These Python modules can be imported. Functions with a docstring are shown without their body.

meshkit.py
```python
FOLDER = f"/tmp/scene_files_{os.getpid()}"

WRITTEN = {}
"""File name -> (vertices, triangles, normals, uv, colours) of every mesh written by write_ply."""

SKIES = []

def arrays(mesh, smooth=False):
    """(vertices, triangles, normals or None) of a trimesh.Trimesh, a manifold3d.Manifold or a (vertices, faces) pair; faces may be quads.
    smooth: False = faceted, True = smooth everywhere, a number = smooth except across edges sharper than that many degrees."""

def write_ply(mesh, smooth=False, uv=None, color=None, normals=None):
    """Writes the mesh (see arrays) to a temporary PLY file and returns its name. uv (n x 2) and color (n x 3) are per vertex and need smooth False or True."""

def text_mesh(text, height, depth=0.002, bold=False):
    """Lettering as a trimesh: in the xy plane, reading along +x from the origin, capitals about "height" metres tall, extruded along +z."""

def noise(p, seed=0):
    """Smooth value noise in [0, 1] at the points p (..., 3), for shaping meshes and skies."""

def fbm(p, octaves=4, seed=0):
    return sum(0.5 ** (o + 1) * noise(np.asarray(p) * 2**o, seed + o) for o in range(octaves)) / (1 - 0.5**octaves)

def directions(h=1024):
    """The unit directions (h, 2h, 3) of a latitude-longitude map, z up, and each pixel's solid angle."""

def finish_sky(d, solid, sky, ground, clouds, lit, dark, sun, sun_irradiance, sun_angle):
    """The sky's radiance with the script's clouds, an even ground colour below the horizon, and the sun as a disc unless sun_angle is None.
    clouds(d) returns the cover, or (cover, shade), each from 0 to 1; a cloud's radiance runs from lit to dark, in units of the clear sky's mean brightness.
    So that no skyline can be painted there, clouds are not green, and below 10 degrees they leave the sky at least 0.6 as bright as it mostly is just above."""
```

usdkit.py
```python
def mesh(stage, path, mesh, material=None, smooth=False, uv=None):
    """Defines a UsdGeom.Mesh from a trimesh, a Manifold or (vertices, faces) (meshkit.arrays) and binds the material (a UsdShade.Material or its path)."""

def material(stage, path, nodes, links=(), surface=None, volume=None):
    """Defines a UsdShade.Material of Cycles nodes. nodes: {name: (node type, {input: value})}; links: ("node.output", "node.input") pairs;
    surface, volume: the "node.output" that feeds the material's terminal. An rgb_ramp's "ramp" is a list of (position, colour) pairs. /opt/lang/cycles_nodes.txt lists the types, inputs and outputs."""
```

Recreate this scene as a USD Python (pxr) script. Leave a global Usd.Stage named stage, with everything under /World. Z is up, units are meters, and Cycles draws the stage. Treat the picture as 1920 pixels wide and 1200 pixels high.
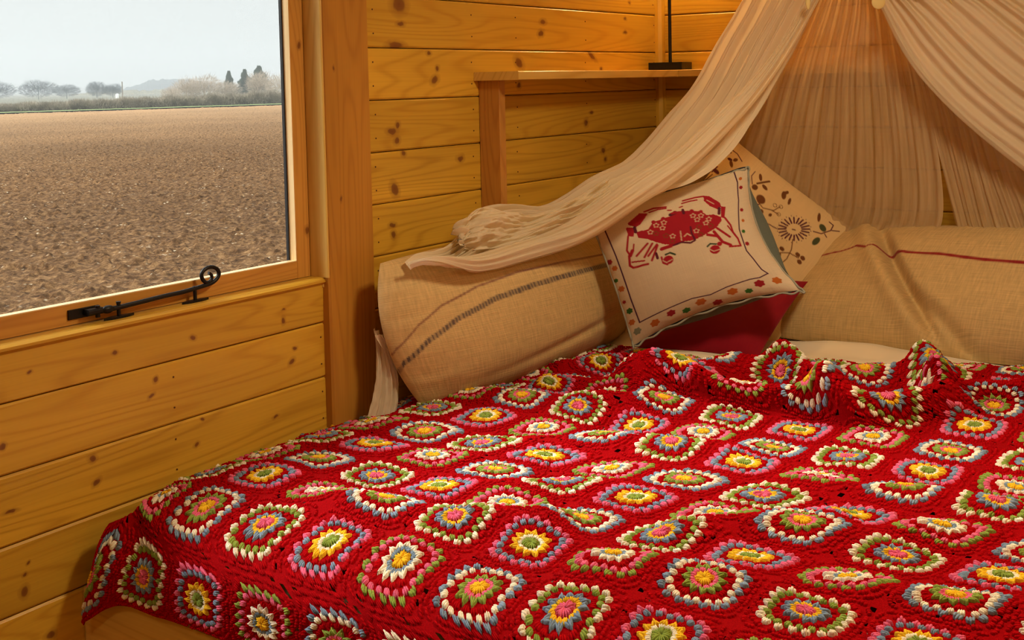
import math, random
import numpy as np
import trimesh
import usdkit, meshkit
from pxr import Usd, UsdGeom, UsdLux, UsdShade, Gf, Sdf, Vt
from scipy.interpolate import PchipInterpolator, CubicSpline
from scipy.ndimage import map_coordinates, gaussian_filter

stage = Usd.Stage.CreateInMemory()
UsdGeom.SetStageUpAxis(stage, UsdGeom.Tokens.z)
UsdGeom.SetStageMetersPerUnit(stage, 1.0)
UsdGeom.Xform.Define(stage, '/World')
L = '/World/Looks/'

# ---------------------------------------------------------------- camera, sky, lights
cam = UsdGeom.Camera.Define(stage, '/World/camera')
cam.CreateHorizontalApertureAttr(36.0)
cam.CreateVerticalApertureAttr(22.5)
cam.CreateFocalLengthAttr(41.151)
cam.CreateVerticalApertureOffsetAttr(-5.906)
cam.CreateClippingRangeAttr(Gf.Vec2f(0.05, 20000))
cam.CreateExposureAttr(0.0)
cam.AddTransformOp().Set(Gf.Matrix4d(0.57184422, -0.8200815, -0.02145979, 0, 0.06136859, 0.01667752, 0.99797583, 0,
                                     -0.81806362, -0.57200366, 0.05986419, 0, -3.12587, -1.644027, 1.473, 1))

SUN, LAMP, HAZE = 5.2, 400.0, .0009
sky = usdkit.material(stage, L + 'overcast_sky', {
    'tc': ('texture_coordinate', {}), 's': ('separate_xyz', {}),
    'r': ('rgb_ramp', {'ramp': [(0, (.20, .155, .11)), (.498, (.20, .155, .11)), (.5, (.80, .83, .815)), (.53, (.83, .86, .855)), (.58, (.84, .875, .885)), (.66, (1.15, 1.2, 1.23)), (.85, (1.9, 2.0, 2.05)), (1, (2.4, 2.5, 2.6))]}),
    'z': ('math', {'math_type': 'multiply_add', 'value2': .5, 'value3': .5}),
    'mp': ('mapping', {'scale': (2.2, 2.2, 7)}), 'n': ('noise_texture', {'scale': 1.0, 'detail': 4, 'roughness': .55}),
    'nr': ('map_range', {'from_min': .3, 'from_max': .7, 'to_min': .93, 'to_max': 1.05}),
    'b': ('background_shader', {})},
    [('tc.generated', 's.vector'), ('s.z', 'z.value1'), ('z.value', 'r.fac'), ('tc.generated', 'mp.vector'), ('mp.vector', 'n.vector'), ('n.fac', 'nr.value'),
     ('r.color', 'b.color'), ('nr.result', 'b.strength')], surface='b.background')
dome = UsdLux.DomeLight.Define(stage, '/World/sky_light')
dome.CreateIntensityAttr(1.0)
UsdShade.MaterialBindingAPI.Apply(dome.GetPrim()).Bind(sky)


def disk_light(name, loc, r, inten, col):
    l = UsdLux.DiskLight.Define(stage, '/World/' + name)
    l.CreateRadiusAttr(r); l.CreateIntensityAttr(inten); l.CreateColorAttr(Gf.Vec3f(*col))
    l.AddTranslateOp().Set(Gf.Vec3d(*loc))
    return l


sun = UsdLux.DistantLight.Define(stage, '/World/veiled_sun')      # sun behind thin cloud: a wide soft source
sun.CreateAngleAttr(38.0); sun.CreateIntensityAttr(SUN); sun.CreateColorAttr(Gf.Vec3f(1.0, .95, .87))
_z = np.array([-.44, .56, .74]); _z /= np.linalg.norm(_z); _x = np.cross([0, 0, 1.0], _z); _x /= np.linalg.norm(_x); _y = np.cross(_z, _x)
sun.AddTransformOp().Set(Gf.Matrix4d(*_x, 0, *_y, 0, *_z, 0, 0, 0, 0, 1))

disk_light('ceiling_fill', (-1.45, -1.25, 2.12), .16, 61.0, (1.0, .80, .50))  # unseen overhead lights, added to lift the brightness of the bed and room
disk_light('ceiling_fill_001', (-3.5, -1.1, 2.12), .16, 24.0, (1.0, .80, .50))

# ---------------------------------------------------------------- mesh helpers
rng = np.random.default_rng(7)


def grid_faces(n, m, flip=False, base=0):
    i, j = np.meshgrid(np.arange(n - 1), np.arange(m - 1), indexing='ij')
    a = i * m + j; b = a + 1; c = a + m; d = c + 1
    f = np.stack([np.stack([a, c, b], -1), np.stack([b, c, d], -1)], 2).reshape(-1, 3)
    return (f[:, ::-1] if flip else f) + base


def noise2(a, b, scale=1.0, seed=0, octaves=3):
    p = np.stack([np.asarray(a) * scale, np.asarray(b) * scale, np.full_like(np.asarray(a, float), 3.7 + seed)], -1)
    return meshkit.fbm(p, octaves, seed) - .5


def pillow_grids(c, tf, tb, r, n, m, p=2.4, q=.55, wrinkle=None, pinch=(0, 0)):
    """front and back point grids of a stuffed cushion with corners c = top left, top right, bottom right, bottom left."""
    TL, TR, BR, BL = [np.array(x, float) for x in c]
    s = np.sin(np.linspace(-1, 1, n) * np.pi / 2 * .93) / np.sin(np.pi / 2 * .93)
    t = np.sin(np.linspace(-1, 1, m) * np.pi / 2 * .93) / np.sin(np.pi / 2 * .93)
    S, T = np.meshgrid(s, t, indexing='ij')
    if r >= 0:
        x = S * np.sqrt(1 - r * T**2 / 2); y = T * np.sqrt(1 - r * S**2 / 2)
    else:
        x = S * (1 + r * (1 - T**2)); y = T * (1 + r * (1 - S**2))
    dx = pinch[0] * np.clip(S, 0, 1)**3 * (1 - T**2); dy = pinch[1] * np.clip(-T, 0, 1)**3 * (1 - S**2)
    x = x - dx; y = y + dy

    def sheet(x, y):
        a, b = (x + 1) / 2, (y + 1) / 2
        return ((1 - a) * b)[..., None] * TL + (a * b)[..., None] * TR + (a * (1 - b))[..., None] * BR + ((1 - a) * (1 - b))[..., None] * BL
    mid = sheet(x, y)
    N = np.cross(TR - TL + BR - BL, TL - BL + TR - BR); N /= np.linalg.norm(N)
    g = np.clip((1 - np.abs(S)**p) * (1 - np.abs(T)**p), 0, 1)**q
    w = wrinkle(S, T) if wrinkle else 0
    sw = np.clip(g * 2.2, 0, 1)
    back = sheet(x + dx * 1.9 * sw, y - dy * 1.9 * sw)
    return S, T, mid + N * (g * tf + w * np.minimum(1, g * 3))[..., None], back - N * (g * tb)[..., None]


def cr(points, k):
    """k points on a smooth curve through points."""
    p = np.asarray(points, float); t = np.linspace(0, 1, len(p))
    return CubicSpline(t, p, axis=0)(np.linspace(0, 1, k)) if len(p) > 2 else p[0] + (p[-1] - p[0]) * np.linspace(0, 1, k)[:, None]

# shapes measured once, in metres (prints in cushion coordinates)
DATA = {
    'pillows': {"sack1": {"c": [[-1.425, -0.085, 1.135], [-0.45, -0.075, 1.1], [-0.39, -0.12, 0.78], [-1.33, -0.125, 0.785]], "tf": 0.115, "tb": 0.06, "r": 0.4, "p": 2.6, "q": 0.6}, "crab": {"c": [[-0.7694, -0.208, 1.1613], [-0.5186, -0.5084, 1.2592], [-0.602, -0.676, 0.9873], [-0.7135, -0.2962, 0.8385]], "tf": 0.055, "tb": 0.075, "r": -0.03, "p": 2.2, "q": 0.6, "pinch": [0.16, 0.14]}, "floral": {"c": [[-0.1853, -0.3253, 1.3034], [-0.0939, -0.6397, 1.0518], [-0.3341, -0.4751, 0.759], [-0.4254, -0.1608, 1.0106]], "tf": 0.05, "tb": 0.05, "r": -0.03, "p": 2.2, "q": 0.6}, "red": {"c": [[-0.3696, -0.2531, 0.9555], [-0.3116, -0.576, 0.9555], [-0.5766, -0.5546, 0.815], [-0.6293, -0.261, 0.815]], "tf": 0.05, "tb": 0.045, "r": -0.04, "p": 2.2, "q": 0.6}, "sack2": {"c": [[-0.07, -0.55, 1.075], [-0.06, -1.42, 1.085], [-0.3, -1.42, 0.8], [-0.3, -0.4, 0.795]], "tf": 0.1, "tb": 0.05, "r": 0.22, "p": 2.6, "q": 0.6}},
    'crab_print': [["poly", [[-0.5219, 0.5189], [-0.3841, 0.5039], [-0.2935, 0.5871], [-0.172, 0.595], [-0.0808, 0.5979], [-0.0178, 0.6329], [0.0674, 0.6262], [0.1772, 0.5821], [0.2876, 0.5275], [0.332, 0.4538], [0.4157, 0.4318], [0.4934, 0.3626], [0.4869, 0.3087], [0.3895, 0.2292], [0.2893, 0.2], [0.1867, 0.166], [0.099, 0.1576], [0.0437, 0.1561], [-0.0572, 0.1828], [-0.1589, 0.1764], [-0.2558, 0.2197], [-0.363, 0.3069], [-0.4227, 0.3697], [-0.528, 0.4271]], 0, [0.36, 0.012, 0.025]], ["disc", [[-0.2935, 0.5871]], 0.028599999999999997, [0.36, 0.012, 0.025]], ["disc", [[-0.172, 0.595]], 0.028599999999999997, [0.36, 0.012, 0.025]], ["disc", [[-0.0178, 0.6329]], 0.028599999999999997, [0.36, 0.012, 0.025]], ["disc", [[0.1766, 0.5812]], 0.028599999999999997, [0.36, 0.012, 0.025]], ["disc", [[0.2773, 0.5286]], 0.028599999999999997, [0.36, 0.012, 0.025]], ["poly", [[-0.5818, 0.6814], [-0.4949, 0.7289], [-0.4184, 0.7743], [-0.318, 0.7377], [-0.379, 0.6746], [-0.4522, 0.6076], [-0.5135, 0.5868], [-0.5886, 0.6592]], 0, [0.36, 0.012, 0.025]], ["line", [[-0.3528, 0.7766], [-0.2385, 0.7881], [-0.0936, 0.7532]], 0.0208, [0.36, 0.012, 0.025]], ["line", [[-0.3033, 0.7459], [-0.1929, 0.7521], [-0.0992, 0.732]], 0.0156, [0.36, 0.012, 0.025]], ["poly", [[-0.6241, 0.6256], [-0.5257, 0.5887], [-0.572, 0.4648], [-0.6346, 0.4938]], 0, [0.36, 0.012, 0.025]], ["line", [[-0.6346, 0.4938], [-0.7075, 0.3026], [-0.6903, 0.2169]], 0.0208, [0.36, 0.012, 0.025]], ["line", [[-0.6026, 0.3591], [-0.6347, 0.2745]], 0.0156, [0.36, 0.012, 0.025]], ["line", [[-0.7036, 0.2208], [-0.7349, 0.0856], [-0.7028, 0.0409], [-0.5219, 0.0272]], 0.026, [0.36, 0.012, 0.025]], ["line", [[-0.6955, 0.1226], [-0.5501, 0.0867]], 0.0182, [0.36, 0.012, 0.025]], ["line", [[-0.6903, 0.2169], [-0.6457, 0.2758]], 0.039, [0.36, 0.012, 0.025]], ["line", [[-0.4457, 0.3088], [-0.6195, 0.1856]], 0.023399999999999997, [0.36, 0.012, 0.025]], ["line", [[-0.3925, 0.2888], [-0.5351, 0.1341]], 0.023399999999999997, [0.36, 0.012, 0.025]], ["line", [[-0.3445, 0.2554], [-0.4866, 0.1342]], 0.023399999999999997, [0.36, 0.012, 0.025]], ["line", [[-0.3412, 0.2382], [-0.4646, 0.0565]], 0.023399999999999997, [0.36, 0.012, 0.025]], ["disc", [[-0.2796, -0.01]], 0.0638, [0.36, 0.012, 0.025]], ["line", [[-0.3449, 0.0581], [-0.3503, -0.0285], [-0.3073, -0.0716]], 0.0182, [0.36, 0.012, 0.025]], ["line", [[-0.2891, 0.0737], [-0.2315, 0.0815], [-0.1838, 0.0351]], 0.0208, [0.035, 0.06, 0.03]], ["line", [[-0.3899, 0.1375], [-0.3922, 0.0586]], 0.026, [0.1, 0.012, 0.03]], ["line", [[-0.3085, 0.1677], [-0.1915, 0.1744]], 0.0442, [0.36, 0.012, 0.025]], ["line", [[-0.1622, 0.1681], [-0.0614, 0.1748], [0.0349, 0.1268], [0.0964, 0.1461]], 0.0208, [0.1, 0.012, 0.03]], ["line", [[-0.5257, 0.5887], [-0.5327, 0.5199]], 0.0338, [0.1, 0.012, 0.03]], ["poly", [[0.3713, 0.7589], [0.44, 0.7197], [0.5429, 0.5743], [0.544, 0.5136], [0.4928, 0.4789], [0.4079, 0.5659], [0.3602, 0.6745]], 0, [0.36, 0.012, 0.025]], ["line", [[0.1199, 0.7726], [0.273, 0.7656], [0.3684, 0.7471]], 0.0195, [0.36, 0.012, 0.025]], ["line", [[0.0992, 0.7354], [0.189, 0.7348], [0.2816, 0.721]], 0.0169, [0.36, 0.012, 0.025]], ["poly", [[0.5379, 0.5191], [0.5959, 0.491], [0.5286, 0.328], [0.4946, 0.3621]], 0, [0.36, 0.012, 0.025]], ["line", [[0.5099, 0.4974], [0.4842, 0.4219]], 0.0338, [0.1, 0.012, 0.03]], ["line", [[0.5375, 0.3349], [0.5761, 0.2052], [0.5726, 0.0943], [0.6034, -0.0154], [0.6012, -0.1296], [0.4608, -0.0949]], 0.0221, [0.36, 0.012, 0.025]], ["line", [[0.3425, 0.1842], [0.3972, 0.001], [0.479, -0.075]], 0.0338, [0.36, 0.012, 0.025]], ["line", [[0.3963, 0.2175], [0.5097, 0.0402]], 0.026, [0.36, 0.012, 0.025]], ["line", [[0.5347, 0.2081], [0.5889, 0.0194]], 0.0156, [0.36, 0.012, 0.025]], ["line", [[0.2562, 0.1665], [0.3526, 0.1103]], 0.0338, [0.36, 0.012, 0.025]], ["disc", [[0.2762, -0.0724]], 0.066, [0.36, 0.012, 0.025]], ["disc", [[0.3528, -0.014]], 0.035199999999999995, [0.36, 0.012, 0.025]], ["line", [[0.2041, 0.0027], [0.2479, 0.0278], [0.3127, -0.0016]], 0.0182, [0.035, 0.06, 0.03]], ["line", [[0.2108, -0.0375], [0.2556, -0.0914], [0.3449, -0.0913]], 0.0104, [0.62, 0.45, 0.32]], ["line", [[-0.3411, 0.0032], [-0.3091, -0.0383], [-0.2346, -0.0214]], 0.0104, [0.62, 0.45, 0.32]], ["ring", [[0.1723, 0.5045]], 0.0363, [0.62, 0.45, 0.32]], ["ring", [[0.2628, 0.471]], 0.0363, [0.62, 0.45, 0.32]], ["ring", [[0.2032, 0.4274]], 0.0363, [0.62, 0.45, 0.32]], ["ring", [[0.3383, 0.3863]], 0.0363, [0.62, 0.45, 0.32]], ["ring", [[0.288, 0.3418]], 0.0363, [0.62, 0.45, 0.32]], ["ring", [[-0.276, 0.5274]], 0.0363, [0.62, 0.45, 0.32]], ["ring", [[-0.1794, 0.5346]], 0.0363, [0.62, 0.45, 0.32]], ["ring", [[-0.2164, 0.4616]], 0.0363, [0.62, 0.45, 0.32]], ["ring", [[-0.3679, 0.4556]], 0.0363, [0.62, 0.45, 0.32]], ["ring", [[-0.1363, 0.3015]], 0.0363, [0.62, 0.45, 0.32]], ["ring", [[0.1473, 0.2717]], 0.0363, [0.62, 0.45, 0.32]], ["ring", [[-0.3107, 0.4109]], 0.0374, [0.22, 0.05, 0.02]], ["ring", [[-0.2088, 0.3368]], 0.0374, [0.22, 0.05, 0.02]], ["ring", [[0.195, 0.3181]], 0.0374, [0.22, 0.05, 0.02]], ["ring", [[0.18, 0.2001]], 0.0374, [0.22, 0.05, 0.02]], ["ring", [[0.332, 0.2822]], 0.0374, [0.22, 0.05, 0.02]], ["ring", [[-0.1591, 0.2315]], 0.0374, [0.22, 0.05, 0.02]], ["line", [[-0.0298, 0.3362], [-0.0538, 0.204]], 0.011699999999999999, [0.62, 0.45, 0.32]], ["line", [[0.0991, 0.3543], [0.0853, 0.2646], [0.0947, 0.1669]], 0.0182, [0.1, 0.012, 0.03]], ["line", [[-0.0071, 0.2464], [0.0345, 0.2724], [0.0655, 0.2292]], 0.013, [0.62, 0.45, 0.32]], ["line", [[-0.0753, 0.6188], [-0.0071, 0.627]], 0.039, [0.1, 0.012, 0.03]], ["line", [[0.0817, 0.6392], [0.0796, 0.5811]], 0.026, [0.1, 0.012, 0.03]], ["line", [[0.3947, 0.6749], [0.4619, 0.5869]], 0.0091, [0.62, 0.45, 0.32]], ["line", [[-0.086, 0.6963], [-0.0478, 0.6818]], 0.0156, [0.36, 0.012, 0.025]], ["line", [[0.0564, 0.6875], [0.0919, 0.6892]], 0.0156, [0.36, 0.012, 0.025]], ["line", [[-0.0522, 0.6326], [0.0346, 0.6188]], 0.026, [0.36, 0.012, 0.025]], ["line", [[-0.8763, 0.7354], [-0.8574, 0.2812], [-0.8562, -0.1041], [-0.8562, -0.3672], [-0.8402, -0.7303]], 0.014, [0.07, 0.015, 0.05]], ["line", [[-0.8402, -0.7303], [-0.4378, -0.7019], [-0.1747, -0.6862], [0.0374, -0.727], [0.2436, -0.6808], [0.5277, -0.6614], [0.6441, -0.6737], [0.7646, -0.6395]], 0.014, [0.07, 0.015, 0.05]], ["line", [[0.8162, 0.9896], [0.8437, 0.8012], [0.8057, 0.5334], [0.6732, 0.1086], [0.6485, -0.2229], [0.6867, -0.3636], [0.7218, -0.5556], [0.7707, -0.6416]], 0.014, [0.07, 0.015, 0.05]], ["flower", [[-0.9599, 0.2291]], 0.04025377379129294, [0.3, 0.012, 0.02]], ["flower", [[-0.9246, 0.1225]], 0.04025377379129294, [0.48, 0.13, 0.02]], ["flower", [[-0.9608, -0.0462]], 0.032203019033034345, [0.035, 0.14, 0.02]], ["flower", [[-0.9285, -0.182]], 0.04427915117042223, [0.48, 0.13, 0.02]], ["flower", [[-0.9482, -0.3701]], 0.028177641653905055, [0.3, 0.012, 0.02]], ["flower", [[-0.9167, -0.516]], 0.04427915117042223, [0.035, 0.14, 0.02]], ["flower", [[-0.9309, -0.6794]], 0.04427915117042223, [0.48, 0.13, 0.02]], ["flower", [[-0.8973, -0.8335]], 0.052329905928680816, [0.22, 0.24, 0.17]], ["flower", [[-0.6678, -0.8424]], 0.060380660686939404, [0.48, 0.13, 0.02]], ["flower", [[-0.4544, -0.7989]], 0.05635528330781011, [0.3, 0.012, 0.02]], ["flower", [[-0.2786, -0.8573]], 0.052329905928680816, [0.035, 0.14, 0.02]], ["flower", [[-0.0925, -0.7992]], 0.06440603806606869, [0.48, 0.13, 0.02]], ["flower", [[0.0831, -0.9141]], 0.060380660686939404, [0.3, 0.012, 0.02]], ["flower", [[0.2827, -0.7889]], 0.06440603806606869, [0.48, 0.13, 0.02]], ["flower", [[0.4568, -0.8555]], 0.04830452854955152, [0.035, 0.14, 0.02]], ["flower", [[0.6081, -0.7691]], 0.06440603806606869, [0.3, 0.012, 0.02]], ["flower", [[0.8198, -0.778]], 0.060380660686939404, [0.48, 0.13, 0.02]], ["flower", [[0.8902, 0.8471]], 0.0276, [0.48, 0.13, 0.02]], ["flower", [[0.8803, 0.7123]], 0.03066666666666667, [0.3, 0.012, 0.02]], ["flower", [[0.8113, 0.3787]], 0.03066666666666667, [0.3, 0.012, 0.02]], ["flower", [[0.7772, 0.2192]], 0.0276, [0.48, 0.13, 0.02]], ["flower", [[0.722, 0.0629]], 0.03066666666666667, [0.035, 0.14, 0.02]], ["flower", [[0.701, -0.127]], 0.03373333333333333, [0.3, 0.012, 0.02]]],
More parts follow.
